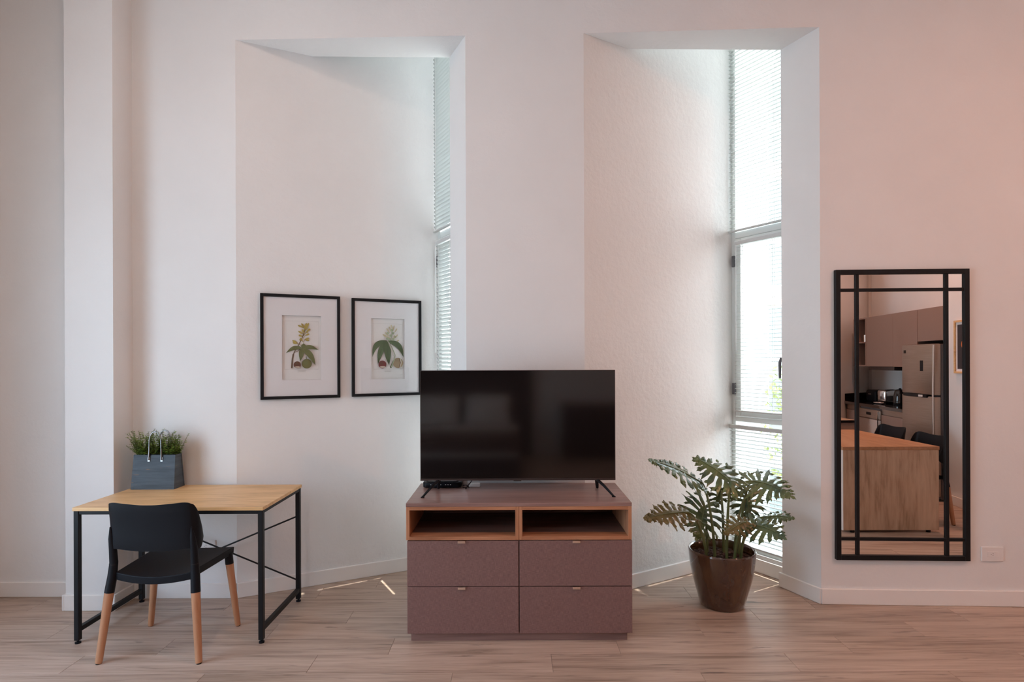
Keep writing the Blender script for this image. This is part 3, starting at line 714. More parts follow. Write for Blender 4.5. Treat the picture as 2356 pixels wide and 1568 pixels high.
cb = G().tube(cat([(0.045, -0.05, 0.085), (0.02, 0.0, 0.04), (0.0, 0.02, 0.014), (-0.012, 0.0, 0.004), (-0.004, -0.014, 0.008)], 5), 0.0028, 6)
cb.tube(cat([(-0.03, 0.03, 0.012), (-0.01, 0.01, 0.022), (0.01, 0.02, 0.006), (0.0, 0.035, 0.004), (-0.03, 0.02, 0.004)], 5), 0.0020, 6)
cb = cb.build('cable', M['black_plastic'], smooth=60); cb.location = (P.x, 3.53, SZ - 0.001); setprops(cb, 'black cable drooping from the television onto the chest top', 'cable')

# ---------------------------------------------------------------- framed botanical prints on the left niche wall
A_, B_ = Vector(N1S), Vector(C1); dN = (B_ - A_).normalized(); nN = Vector((dN.y, -dN.x))
NA = math.atan2(dN.y, dN.x)
IN = {k: mk('print_ink_' + k, c, 0.9) for k, c in dict(brown=(0.13, 0.075, 0.04), olive=(0.17, 0.19, 0.065), dkolive=(0.085, 0.10, 0.035), yellow=(0.50, 0.40, 0.09), ochre=(0.28, 0.21, 0.05),
      nut=(0.13, 0.045, 0.028), red=(0.15, 0.022, 0.022), fruit=(0.17, 0.17, 0.05), green=(0.105, 0.16, 0.072), dkgreen=(0.05, 0.08, 0.035), tan=(0.33, 0.25, 0.15), cream=(0.60, 0.55, 0.46), line=(0.50, 0.48, 0.46), pale=(0.36, 0.42, 0.27)).items()}
INK = list(IN)
class Art:
    """flat inks on the sheet: x right, y down, both 0..1 across the sheet"""
    def __init__(s, x0, x1, z0, z1, y): s.g = G(); s.b = (x0, x1, z0, z1); s.y = y; s.k = 0
    def P(s, x, y): x0, x1, z0, z1 = s.b; return (x0 + (x1 - x0) * x, s.y - 0.00005 * s.k, z1 - (z1 - z0) * y)
    def fill(s, pts, ink): s.k += 1; s.g.mi = INK.index(ink); s.g.poly([s.P(*p) for p in pts])
    def line(s, pts, w, ink):
        s.k += 1; s.g.mi = INK.index(ink); asp = (s.b[3] - s.b[2]) / (s.b[1] - s.b[0])
        for i in range(len(pts) - 1):
            (ax, ay), (bx, by) = pts[i], pts[i + 1]; dx, dy = bx - ax, (by - ay) * asp; l = math.hypot(dx, dy) or 1e-6
            nx, ny = -dy / l * w / 2, dx / l * w / 2 / asp
            s.g.poly([s.P(ax + nx, ay + ny), s.P(bx + nx, by + ny), s.P(bx - nx, by - ny), s.P(ax - nx, ay - ny)])
    def leaf(s, a, b, wd, ink, dk, bend=0.0, veins=9):
        asp = (s.b[3] - s.b[2]) / (s.b[1] - s.b[0]); dx, dy = b[0] - a[0], (b[1] - a[1]) * asp; l = math.hypot(dx, dy); nx, ny = -dy / l, dx / l
        def pt(t, o):
            o2 = o + bend * math.sin(t * math.pi); return (a[0] + dx * t + nx * o2, a[1] + (dy * t + ny * o2) / asp)
        pr = lambda t: wd * (math.sin(math.pi * t ** 0.8) ** 0.9) * (1 - 0.25 * t)
        T = [i / 12 for i in range(13)]
        s.fill([pt(t, pr(t)) for t in T] + [pt(t, -pr(t)) for t in T[::-1][1:-1]], dk)
        s.fill([pt(t, pr(t) * 0.9) for t in T] + [pt(t, -pr(t) * 0.9) for t in T[::-1][1:-1]], ink)
        s.line([pt(t, 0) for t in T], 0.008, dk)
        for k in range(1, veins):
            t = k / veins * 0.9
            for sg in (-1, 1): s.line([pt(t, 0), pt(min(1, t + 0.10), sg * pr(min(1, t + 0.10)) * 0.85)], 0.006, dk)
    def disc(s, c, r, ink, ry=None, n=22):
        asp = (s.b[3] - s.b[2]) / (s.b[1] - s.b[0]); ry = ry or r
        s.fill([(c[0] + r * math.cos(2 * math.pi * k / n), c[1] + ry / asp * math.sin(2 * math.pi * k / n)) for k in range(n)], ink)
    def border(s):
        s.line([(0.06, 0.085), (0.94, 0.085)], 0.004, 'line'); s.line([(0.06, 0.835), (0.94, 0.835)], 0.004, 'line')
        s.line([(0.06, 0.085), (0.06, 0.835)], 0.003, 'line'); s.line([(0.94, 0.085), (0.94, 0.835)], 0.003, 'line')
        rn = random.Random(3)
        for (xa, xb, y) in ((0.40, 0.60, 0.854), (0.40, 0.59, 0.874), (0.88, 0.93, 0.092), (0.07, 0.15, 0.842), (0.86, 0.93, 0.842)):
            x = xa
            while x < xb:
                wv = rn.uniform(0.008, 0.018); s.line([(x, y + rn.uniform(-.0025, .0025)), (x + wv * 0.7, y + rn.uniform(-.0025, .0025))], 0.006 if y > 0.85 else 0.004, 'line' if y < 0.85 else 'brown'); x += wv
def art_left(a):
    a.border()
    a.line([(0.245, 0.82), (0.255, 0.72), (0.275, 0.62), (0.32, 0.555), (0.42, 0.46), (0.50, 0.36), (0.57, 0.25), (0.60, 0.17)], 0.022, 'brown')
    a.line([(0.245, 0.82), (0.258, 0.70), (0.285, 0.60)], 0.040, 'brown'); a.line([(0.29, 0.575), (0.38, 0.56), (0.50, 0.50)], 0.012, 'brown')
    for p, q in (((.27, .42), (.40, .445)), ((.26, .385), (.40, .43)), ((.42, .30), (.53, .33)), ((.44, .37), (.50, .385)), ((.41, .24), (.54, .29)), ((.51, .21), (.57, .285)), ((.40, .15), (.56, .19)), ((.49, .12), (.57, .18)),
                 ((.62, .11), (.60, .20)), ((.68, .11), (.62, .20)), ((.72, .20), (.62, .25)), ((.70, .28), (.59, .31)), ((.70, .345), (.56, .375)), ((.69, .385), (.58, .375)), ((.57, .15), (.58, .22)), ((.46, .345), (.52, .40)), ((.65, .16), (.60, .23)), ((.66, .24), (.61, .27))):
        a.leaf(p, q, 0.028, 'yellow', 'ochre', veins=1); a.line([q, (0.56, q[1] + 0.03)], 0.008, 'ochre')
    c = (0.51, 0.50)
    a.leaf(c, (0.545, 0.43), 0.075, 'olive', 'dkolive', 0.03, 5)
    a.leaf(c, (0.10, 0.585), 0.062, 'olive', 'dkolive', 0.06); a.leaf(c, (0.93, 0.535), 0.062, 'olive', 'dkolive', -0.05)
    a.leaf(c, (0.46, 0.71), 0.075, 'olive', 'dkolive', 0.0); a.leaf(c, (0.85, 0.775), 0.085, 'olive', 'dkolive', -0.05)
    a.disc((0.38, 0.765), 0.092, 'nut'); a.disc((0.385, 0.80), 0.062, 'cream', 0.022); a.disc((0.37, 0.745), 0.045, 'brown')
    a.line([(0.61, 0.635), (0.615, 0.69)], 0.02, 'dkolive'); a.disc((0.625, 0.750), 0.130, 'dkolive'); a.disc((0.625, 0.750), 0.118, 'fruit'); a.disc((0.60, 0.742), 0.06, 'olive')
def art_right(a):
    a.border()
    a.line([(0.60, 0.80), (0.70, 0.66), (0.72, 0.60), (0.64, 0.50), (0.56, 0.40), (0.62, 0.28), (0.62, 0.20)], 0.020, 'pale'); a.line([(0.58, 0.815), (0.68, 0.70)], 0.05, 'dkolive')
    for p, q in (((.46, .16), (.56, .24)), ((.54, .13), (.60, .22)), ((.60, .10), (.64, .19)), ((.69, .11), (.66, .20)), ((.78, .16), (.70, .23)), ((.34, .26), (.48, .30)), ((.42, .23), (.52, .285)), ((.80, .26), (.70, .33)), ((.84, .35), (.74, .39)), ((.70, .27), (.68, .34)), ((.40, .29), (.56, .32))):
        a.leaf(p, q, 0.024, 'cream', 'yellow', veins=1)
    for p in ((.50, .24), (.62, .19), (.66, .24), (.58, .28), (.72, .30), (.48, .33), (.54, .34), (.66, .34)): a.disc(p, 0.035, 'pale')
    c = (0.46, 0.36)
    a.leaf(c, (0.04, 0.63), 0.090, 'green', 'dkgreen', 0.13, 9); a.leaf(c, (0.20, 0.755), 0.100, 'green', 'dkgreen', 0.05, 12); a.leaf((0.5, 0.365), (0.97, 0.645), 0.095, 'green', 'dkgreen', -0.13, 11)
    a.leaf((0.47, 0.37), (0.53, 0.775), 0.115, 'green', 'dkgreen', 0.01, 13)
    a.line([(0.50, 0.38), (0.66, 0.62)], 0.016, 'cream')
    a.disc((0.33, 0.760), 0.118, 'red'); a.disc((0.335, 0.80), 0.082, 'cream', 0.026); a.disc((0.30, 0.745), 0.05, 'nut')
    a.disc((0.80, 0.735), 0.155, 'tan'); a.line([(0.86, 0.65), (0.90, 0.73), (0.85, 0.82)], 0.03, 'cream'); a.line([(0.84, 0.66), (0.875, 0.73), (0.83, 0.81)], 0.018, 'nut'); a.line([(0.60, 0.80), (0.70, 0.66)], 0.026, 'pale')
def print_frame(label, cs, art, inner, opening):
    front = 0.024
    Aw = A_ + nN * front; Bw = B_ + nN * front
    us = [online(*c, Aw, Bw) for c in cs]                       # tl, tr, br, bl
    u0 = (us[0][0] + us[3][0]) / 2; u1 = (us[1][0] + us[2][0]) / 2; zt_ = (us[0][1] + us[1][1]) / 2; zb_ = (us[2][1] + us[3][1]) / 2
    W_, H_ = u1 - u0, zt_ - zb_; o = A_ + dN * (u0 + u1) / 2
    t = thing('framed_print', label, 'picture', (o.x, o.y, zb_), NA, 'black framed botanical prints')
    hx = W_ / 2; fw = 0.0200
    g = G().box(-hx, -hx + fw, -front, 0, 0, H_, 0.001); g.box(hx - fw, hx, -front, 0, 0, H_, 0.001)
    g.box(-hx + fw, hx - fw, -front, 0, 0, fw, 0.001); g.box(-hx + fw, hx - fw, -front, 0, H_ - fw, H_, 0.001)
    g.build('frame', M['black_metal'], t)
    ox0, ox1, oz0, oz1 = -hx + W_ * opening[0], -hx + W_ * opening[1], H_ * (1 - opening[3]), H_ * (1 - opening[2])
    g = G()
    for (a, b_, c, d) in ((-hx + fw, ox0, fw, H_ - fw), (ox1, hx - fw, fw, H_ - fw), (ox0, ox1, fw, oz0), (ox0, ox1, oz1, H_ - fw)): g.box(a, b_, -0.0150, -0.0095, c, d)
    g.build('mount_board', M['mat_board'], t, smooth=0)
    G().box(-hx + fw, hx - fw, -0.0045, -0.0030, fw, H_ - fw).build('print_sheet', M['paper'], t, smooth=0)
    a = Art(ox0, ox1, oz0, oz1, -0.0047); art(a); a.g.build('botanical_drawing', [IN[k] for k in INK], t, smooth=0, fixn=False)
    G().box(-hx + fw, hx - fw, -0.0200, -0.0185, fw, H_ - fw).build('glazing', M['clear'], t, smooth=0)
print_frame('black framed botanical print with yellow flowers and five pointed leaves', [(599, 672), (783, 683), (783, 914), (599, 919.5)], art_left, 0, (0.262, 0.752, 0.200, 0.818))
print_frame('black framed botanical print with large ribbed leaves beside the window', [(810, 684.5), (970, 692), (970, 908), (810, 912.5)], art_right, 0, (0.270, 0.750, 0.198, 0.825))

# ---------------------------------------------------------------- sockets
def socket(label, o, ang, z, w_, h_, kind):
    t = thing('wall_socket', label, 'socket', (o.x, o.y, z), ang, 'white wall sockets')
    G().box(-w_ / 2, w_ / 2, -0.009, 0, 0, h_, 0.002).build('cover_plate', M['white_plastic'], t)
    g = G()
    cells = [(-0.032, 0.012), (0.0125, 0.032)] if kind == 'one' else [(-0.032, -0.0003), (0.0003, 0.032)]
    for a, b_ in cells: g.box(a, b_, -0.0105, -0.0085, h_ / 2 - 0.017, h_ / 2 + 0.017, 0.0006)
    g.build('insert', M['white_plastic'], t)
    g = G(); c = (-0.006, h_ / 2)
    g.box(c[0] - 0.0065, c[0] - 0.0015, -0.0112, -0.0100, c[1] - 0.001, c[1] + 0.001)
    for s in (-1, 1): g.box(-0.003, 0.003, -0.0112, -0.0100, -0.001, 0.001, M=Matrix.Translation((c[0] + 0.007, 0, c[1] + s * 0.006)) @ Matrix.Rotation(R(35 * s), 4, 'Y'))
    g.build('pin_holes', M['dark_slot'], t, smooth=0)
    return t
Aw, Bw = MA + MN * 0.009, MB_ + MN * 0.009
ua, za = online(2259, 1291, Aw, Bw); ub, zb_ = online(2309, 1257.5, Aw, Bw)
socket('white three pin wall socket on the pink lit wall by the mirror', MA + MD * (ua + ub) / 2, math.atan2(MD.y, MD.x), (za + online(2309, 1291, Aw, Bw)[1]) / 2, ub - ua, 0.090, 'one')
P0, P1 = at(452, 1259, 3.79), at(496, 1243, 3.79)
socket('white wall socket low on the wall behind the black chair', Vector(((P0.x + P1.x) / 2, 3.799)), 0.0, P0.z - 0.03, P1.x - P0.x, 0.078, 'two')

# ---------------------------------------------------------------- wall mirror
th = 0.026; Aw, Bw = MA + MN * th, MB_ + MN * th
u0 = online(1924, 950, Aw, Bw)[0]; u1 = online(2232.5, 950, Aw, Bw)[0]
zt_ = (online(1924, 620, Aw, Bw)[1] + online(2232, 617.5, Aw, Bw)[1]) / 2; zb_ = (online(1926, 1287.5, Aw, Bw)[1] + online(2233, 1291, Aw, Bw)[1]) / 2
o = MA + MD * (u0 + u1) / 2; W_, H_ = u1 - u0, zt_ - zb_; hx = W_ / 2
mir = thing('wall_mirror', 'tall mirror with black window style frame hanging on the right wall', 'mirror', (o.x, o.y, zb_), math.atan2(MD.y, MD.x))
fw = 0.030
g = G().box(-hx, -hx + fw, -th, 0, 0, H_, 0.0015); g.box(hx - fw, hx, -th, 0, 0, H_, 0.0015)
g.box(-hx + fw, hx - fw, -th, 0, 0, fw, 0.0015); g.box(-hx + fw, hx - fw, -th, 0, H_ - fw, H_, 0.0015); g.build('frame', M['black_metal'], mir)
G().box(-hx + 0.01, hx - 0.01, -0.012, -0.002, 0.01, H_ - 0.01).build('mirror_glass', M['mirror'], mir, smooth=0)
def ux(px): return online(px, 950, Aw, Bw)[0] - (u0 + u1) / 2
for a, b_ in ((1970.5, 1978), (2176.5, 2184.5)):
    G().box(ux(a), ux(b_), -0.0225, -0.0125, fw, H_ - fw, 0.001).build('upright_bar', M['black_metal'], mir)
for ya, yb in ((662, 669.5), (1237.5, 1244.5)):
    a = online(2075, yb, Aw, Bw)[1] - zb_; b_ = online(2075, ya, Aw, Bw)[1] - zb_
    G().box(-hx + fw, hx - fw, -0.0215, -0.0125, a, b_, 0.001).build('cross_bar', M['black_metal'], mir)

# ---------------------------------------------------------------- floor plant
PC = Vector((1.318, 3.672, 0))
plant = thing('potted_philodendron', 'leafy philodendron in glazed brown pot in the right window niche', 'plant', PC)
prof = [(0.0, 0.0), (0.126, 0.0), (0.134, 0.006), (0.146, 0.05), (0.163, 0.11), (0.181, 0.18), (0.194, 0.25), (0.200, 0.30), (0.203, 0.335), (0.2035, 0.347), (0.199, 0.352), (0.193, 0.350), (0.188, 0.340), (0.186, 0.28), (0.180, 0.24)]
G().lathe(prof, 64, cap=False).build('pot', M['pot'], plant, smooth=60)
g = G()
g.lathe([(0.0, 0.296), (0.06, 0.299), (0.12, 0.297), (0.184, 0.290), (0.184, 0.27)], 40, cap=False)
for i in range(260):
    a, rr = rnd.uniform(0, 2 * math.pi), 0.17 * math.sqrt(rnd.random())
    T_ = Matrix.Translation((rr * math.cos(a), rr * math.sin(a), 0.299 + rnd.uniform(0, 0.008))) @ Matrix.Rotation(rnd.uniform(0, 3), 4, 'Z') @ Matrix.Rotation(rnd.uniform(-.6, .6), 4, 'X')
    g.box(-rnd.uniform(.006, .016), rnd.uniform(.006, .016), -0.006, 0.006, -0.003, 0.003, M=T_)
o = g.build('bark_mulch', M['soil'], plant, smooth=0); o['kind'] = 'stuff'

def philo_leaf(base, tip, up, wd, droop, mat, nl=9, curl=0.28, back=0.9):
    base, tip = Vector(base), Vector(tip); d = tip - base; Ln = d.length; d.normalize()
    up = Vector(up).normalized(); side = d.cross(up).normalized(); up = side.cross(d).normalized(); g = G()
    def rib(t):
        return base + d * Ln * t + Vector((0, 0, 1)) * (droop * (4 * t * (1 - t)) * 0.5 ) 
    NB = 12
    # central blade
    vs = []
    for i in range(NB + 1):
        t = i / NB; p = rib(t); w_ = wd * 0.21 * math.sin(math.pi * min(1, (t * 0.85 + 0.12))) + 0.002
        vs += [p - side * w_ - up * w_ * 0.25, p, p + side * w_ - up * w_ * 0.25]
    fs = []
    for i in range(NB):
        for j in (0, 1): fs.append((i * 3 + j, i * 3 + j + 1, (i + 1) * 3 + j + 1, (i + 1) * 3 + j))
    g._add(vs, fs)
    def lobe(p, dirv, ln, wv, crl, twist):
        n = 7; sd = dirv.cross(up).normalized(); vs = []; q = p.copy(); dv = dirv.copy()
        for i in range(n + 1):
            t = i / n; prf = (0.50 + 0.75 * math.sin(math.pi * min(1, t * 1.02)) ** 0.8) * (1 - max(0, t - 0.72) / 0.28 * 0.92)
            wq = wv * max(0.05, prf) * (1 + 0.18 * math.sin(t * 11 + twist))
            wav = up * 0.004 * math.sin(t * 9 + twist)
            vs += [q - sd * wq - up * wq * 0.35 + wav, q + wav, q + sd * wq - up * wq * 0.35 - wav]
            dv = (dv - up * crl / n * 0.6 - Vector((0, 0, 1)) * crl / n * 1.1).normalized(); q = q + dv * ln / n
        fs = []
        for i in range(n):
            for j in (0, 1): fs.append((i * 3 + j, i * 3 + j + 1, (i + 1) * 3 + j + 1, (i + 1) * 3 + j))
        g._add(vs, fs)
    for i in range(nl):
        t = 0.01 + 0.93 * i / (nl - 1)
        ang = R(-58 + 112 * min(1, t * 1.05)) if back > 0.5 else R(-15 + 75 * t)
        pl_ = (0.72 + 0.42 * math.sin(math.pi * min(1, t * 1.15 + 0.1))) * (1 - 0.62 * t ** 2.2)
        for s in (-1, 1):
            dv = (side * s * math.cos(ang) + d * math.sin(ang)).normalized()
            ln = wd * pl_ * rnd.uniform(0.88, 1.12); wv = Ln / nl * 0.34 + 0.003
            lobe(rib(t), dv, ln, wv, curl * rnd.uniform(0.6, 1.5), rnd.uniform(0, 6))
            # side finger
            p2 = rib(t) + dv * ln * 0.55 - Vector((0, 0, 1)) * ln * curl * 0.22
            lobe(p2, (dv + d * 0.75).normalized(), ln * 0.34, wv * 0.55, curl, rnd.uniform(0, 6))
    lobe(rib(0.97), d, wd * 0.35, Ln / nl * 0.35, curl, 1)
    o = g.build('leaf', mat, plant, smooth=0, fixn=False)
    o.data.polygons.foreach_set('use_smooth', [True] * len(o.data.polygons)); o.location = -PC
    # raised midrib as a sub-part
    G().tube([rib(t / 8) + up * 0.0015 for t in range(9)], [0.0035 * (1 - t / 10) for t in range(9)], 6).build('midrib', M['stalk'], o, smooth=60)
    return base
Z_ = Vector((0, 0, 1))
leaves = [  # base px, Y | tip px, Y | up | half width | droop | olive | soil px,Y
    ((1611, 1108), 3.60, (1502, 1060), 3.36, (0.12, -0.58, 0.82), 0.125, 0.030, 0, (1645, 3.66), 9),
    ((1680, 1106), 3.52, (1606, 1056), 3.66, (0.25, -0.9, 0.75), 0.150, 0.020, 0, (1672, 3.60), 8),
    ((1728, 1106), 3.66, (1812, 1136), 3.50, (0.2, -0.8, 0.8), 0.180, 0.035, 0, (1700, 3.72), 9),
    ((1752, 1190), 3.78, (1818, 1190), 3.62, (0.0, -0.5, 0.9), 0.110, 0.020, 0, (1705, 3.78), 8),
    ((1726, 1206), 3.50, (1796, 1232), 3.36, (-0.1, -0.55, 0.85), 0.135, 0.030, 0, (1704, 3.58), 8),
    ((1579, 1178), 3.52, (1490, 1192), 3.30, (0.0, -0.75, 0.7), 0.105, 0.020, 1, (1627, 3.62), 9),
    ((1622, 1166), 3.74, (1606, 1228), 3.62, (0.15, -1, 0.35), 0.175, 0.010, 0, (1627, 3.74), 8),
    ((1720, 1140), 3.86, (1722, 1186), 3.82, (-0.1, -1, 0.3), 0.135, 0.0, 0, (1690, 3.78), 7),
    ((1660, 1128), 3.84, (1650, 1160), 3.88, (0.2, -0.9, 0.5), 0.100, 0.0, 0, (1665, 3.76), 6),
    ((1716, 1200), 3.44, (1672, 1226), 3.34, (0.1, -0.6, 0.8), 0.085, 0.02, 1, (1690, 3.56), 7),
]
for bpx, Yb, tpx, Yt, up, wd, dr, ol, so, nl in leaves:
    bp = at(*bpx, Yb); tp = at(*tpx, Yt)
    philo_leaf(bp, tp, up, wd, dr, M['leaf_olive'] if ol else M['leaf'], nl)
    r_ = ray(so[0], 1272); t_s = Vector((r_.x * so[1], so[1], 0.290))
    d0 = t_s; d3 = bp; mid = (d0 + d3) / 2 + Vector(((d0.x - d3.x) * 0.18, 0, 0.05))
    pts = []
    c1 = Vector((d0.x + (d3.x - d0.x) * 0.10, d0.y, d0.z + (d3.z - d0.z) * 0.55)); c2 = Vector((d0.x + (d3.x - d0.x) * 0.72, d3.y, d3.z + 0.012))
    for k in range(13):
        t = k / 12; pts.append(((1 - t) ** 3 * d0 + 3 * (1 - t) ** 2 * t * c1 + 3 * (1 - t) * t * t * c2 + t ** 3 * d3) - PC)
    G().tube(pts, [0.0098 - 0.0045 * k / 12 for k in range(13)], 10).build('stalk', M['stalk'], plant, smooth=60)

# ---------------------------------------------------------------- kitchen (seen in the mirror; it stands behind and to the right of the camera)
def kthing(name, label, cat, s, d, z=0.0, group=None):
    p = K(s, d); return thing(name, label, cat, (p.x, p.y, z), KANG, group)
fr_ = kthing('refrigerator', 'tall brushed steel refrigerator with top freezer door reflected in the mirror', 'refrigerator', 0.54, -0.09)
G().box(-0.322, 0.322, 0.045, 0.62, 0.02, 1.705, 0.004).build('cabinet_body', M['grey_plastic'], fr_)
for za, zb_ in ((0.05, 1.135), (1.150, 1.712)):
    dr = G().box(-0.325, 0.325, -0.022, 0.045, za, zb_, 0.012, seg=2).build('door', M['steel'], fr_)
    if zb_ > 1.5:
        G().box(0.03 - 0.16 + 0.02, 0.03 - 0.16 + 0.075, -0.0245, -0.020, 1.41, 1.53).build('control_panel', M['black_plastic'], dr)
        G().box(0.235, 0.280, -0.0235, -0.020, 1.615, 1.650).build('sticker', M['dark_slot'], dr)
G().box(-0.20, 0.27, -0.036, -0.012, 1.118, 1.150, 0.003).build('door_grip', M['black_plastic'], fr_)
G().box(-0.13, -0.05, -0.040, -0.034, 1.124, 1.146).build('badge', M['white_plastic'], fr_)
G().tube([(-0.318, -0.028, 0.08), (-0.318, -0.036, 0.6), (-0.318, -0.036, 1.25), (-0.318, -0.028, 1.70)], 0.008, 8).build('edge_trim', M['chrome'], fr_)
# wall cupboards
for k, (s0, s1, z0, z1) in enumerate(((0.21, 0.875, 1.755, 2.135), (0.88, 1.43, 1.45, 2.135), (1.43, 2.14, 1.45, 2.135))):
    t = kthing('wall_cupboard', ('mocha wall cupboard above the steel refrigerator in the mirror', 'mocha wall cupboard between refrigerator top and cooker hood in the mirror', 'mocha wall cupboard over the cooker hood in the mirror')[k], 'cupboard', (s0 + s1) / 2, 0.068, z0, 'mocha wall cupboards seen in the mirror')
    h = (s1 - s0) / 2 - 0.001
    G().box(-h, h, 0.020, 0.488, 0, z1 - z0).build('cabinet_body', M['kitchen'], t, smooth=0)
    G().box(-h + 0.001, h - 0.001, 0.0, 0.019, 0.0, z1 - z0 - 0.001, 0.001).build('door', M['kitchen'], t)
t = kthing('open_shelf_unit', 'narrow open mocha shelf unit beside the wall cupboards in the mirror', 'shelf', 2.33, 0.068, 1.45)
g = G()
for a, b_ in ((-0.185, -0.168), (0.168, 0.185)): g.box(a, b_, 0, 0.40, 0, 0.685)
for z in (0, 0.33, 0.668): g.box(-0.168, 0.168, 0, 0.40, z, z + 0.017)
g.box(-0.168, 0.168, 0.39, 0.40, 0, 0.685); g.build('carcass', M['kitchen'], t, smooth=0)
for k in range(2):
    p = K(2.25 + 0.09 * k, 0.16)
    gl = G().lathe([(0.03, 0), (0.034, 0.004), (0.036, 0.10), (0.034, 0.10), (0.031, 0.006)], 16, cap=False).build('drinking_glass', M['clear_glass'] if 'clear_glass' in M else M['chrome'])
    gl.location = (p.x, p.y, 1.45 + 0.347); setprops(gl, ('glass nearest the cupboards on the open shelf in the mirror', 'glass further along the open shelf in the mirror')[k], 'glass', 'glasses on the open shelf')
p = K(2.30, 0.20); mw = thing('small_oven', 'black oven in the lower bay of the open shelf unit', 'oven', (p.x, p.y, 1.467), KANG)
G().box(-0.15, 0.15, 0.0, 0.22, 0, 0.27, 0.004).build('casing', M['black_plastic'], mw); G().box(-0.13, 0.07, -0.004, 0.0, 0.02, 0.25).build('door_glass', M['granite'], mw, smooth=0)
hd = kthing('cooker_hood', 'flat dark cooker hood under the wall cupboards in the mirror', 'hood', 1.78, 0.09, 1.402)
G().box(-0.34, 0.34, 0, 0.44, 0.0, 0.047, 0.003).build('housing', M['bezel'], hd); G().box(-0.28, 0.28, 0.06, 0.36, -0.004, 0.0).build('filter', M['steel'], hd, smooth=0)
# base run
ct = kthing('worktop', 'long black granite worktop with upstand along the kitchen wall in the mirror', 'worktop', 0.875, -0.055, 0.90)
G().prism([(0, 0), (1.66, 0), (2.16, 0.60), (2.16, 0.612), (0, 0.612)], 0, 0.04, 0.002).build('slab', M['granite'], ct)
G().box(0, 2.10, 0.60, 0.615, 0.04, 0.145).build('upstand', M['granite'], ct, smooth=0)
eA, eB = Vector((1.67, 0.0)), Vector((2.13, 0.585)); en = Vector((eB.y - eA.y, -(eB.x - eA.x))).normalized() * -0.014
G().prism([tuple(eA), tuple(eB), tuple(eB + en), tuple(eA + en)], 0.04, 0.145).build('end_upstand', M['granite'], ct, smooth=0)
for k, (s0, s1) in enumerate(((0.875, 1.50), (2.11, 2.50))):
    t = kthing('base_cabinet', ('mocha base cabinet between refrigerator and dishwasher in the mirror', 'mocha base cabinet at the far end beyond the dishwasher in the mirror')[k], 'cabinet', (s0 + s1) / 2, -0.04, 0, 'mocha base cabinets')
    h = (s1 - s0) / 2
    G().box(-h, h, 0.022, 0.56, 0.10, 0.90).build('cabinet_body', M['kitchen'], t, smooth=0)
    G().box(-h + 0.002, h - 0.002, 0, 0.021, 0.10, 0.825, 0.001).build('door', M['kitchen'], t)
    G().box(-h, h, 0.012, 0.022, 0.832, 0.895).build('grip_channel', M['steel'], t, smooth=0); G().box(-h, h, 0.06, 0.08, 0, 0.10).build('kick_board', M['steel'], t, smooth=0)
t = kthing('dishwasher', 'silver dishwasher under the black worktop in the mirror', 'dishwasher', 1.805, -0.05)
G().box(-0.298, 0.298, 0.03, 0.56, 0.02, 0.895).build('body', M['grey_plastic'], t, smooth=0); G().box(-0.297, 0.297, 0, 0.03, 0.10, 0.75, 0.006).build('door', M['steel_light'] if 'steel_light' in M else M['chrome'], t)
G().box(-0.297, 0.297, -0.004, 0.03, 0.755, 0.875, 0.006).build('control_fascia', M['steel'], t); G().box(-0.06, 0.06, -0.008, -0.003, 0.80, 0.835).build('recessed_grip', M['black_plastic'], t)
G().tube([(-0.27, -0.012, 0.12), (-0.27, -0.016, 0.86)], 0.010, 8).build('edge_trim', M['chrome'], t)
p = K(2.33, 0.33); t = thing('bread_bin', 'black rounded bread bin on the worktop end in the mirror', 'bread bin', (p.x, p.y, 0.94), KANG)
G().box(-0.14, 0.14, -0.12, 0.12, 0, 0.17, 0.03, seg=3).build('body', M['black_plastic'], t); G().tube([(-0.04, -0.125, 0.11), (0, -0.135, 0.11), (0.04, -0.125, 0.11)], 0.006, 6).build('handle', M['chrome'], t)
p = K(2.03, 0.32); t = thing('toaster', 'chrome toaster next to the kettle in the mirror', 'toaster', (p.x, p.y, 0.94), KANG + R(70))
G().box(-0.14, 0.14, -0.075, 0.075, 0.012, 0.185, 0.03, seg=3).build('body', M['chrome'], t); G().box(-0.10, 0.10, -0.055, -0.025, 0.184, 0.187).build('slot', M['dark_slot'], t, smooth=0)
G().box(-0.10, 0.10, 0.025, 0.055, 0.184, 0.187).build('slot', M['dark_slot'], t, smooth=0); G().box(-0.13, 0.13, -0.07, 0.07, 0, 0.014).build('base', M['black_plastic'], t); G().box(0.14, 0.165, -0.015, 0.015, 0.10, 0.115, 0.003).build('lever', M['black_plastic'], t)
p = K(1.72, 0.30); t = thing('kettle', 'dark glossy kettle on the black worktop in the mirror', 'kettle', (p.x, p.y, 0.94), KANG)
G().lathe([(0.0, 0.02), (0.080, 0.02), (0.082, 0.03), (0.074, 0.13), (0.060, 0.19), (0.052, 0.20), (0.0, 0.212)], 28, cap=False).build('body', M['dark_chrome'] if 'dark_chrome' in M else M['granite'], t, smooth=50)
G().lathe([(0.078, 0), (0.08, 0.016)], 24).build('power_base', M['black_plastic'], t); G().lathe([(0.012, 0.208), (0.016, 0.222)], 12).build('lid_knob', M['black_plastic'], t)
G().tube([(-0.05, 0, 0.195), (-0.10, 0, 0.20), (-0.125, 0, 0.15), (-0.115, 0, 0.08), (-0.078, 0, 0.05)], 0.011, 8).build('handle', M['black_plastic'], t); G().tube([(0.05, 0, 0.15), (0.09, 0, 0.19)], [0.02, 0.010], 8).build('spout', M['chrome'], t)
p = K(1.93, 0.12); t = thing('spoon_rest', 'white ceramic spoon rest lying on the black worktop', 'spoon rest', (p.x, p.y, 0.942), KANG)
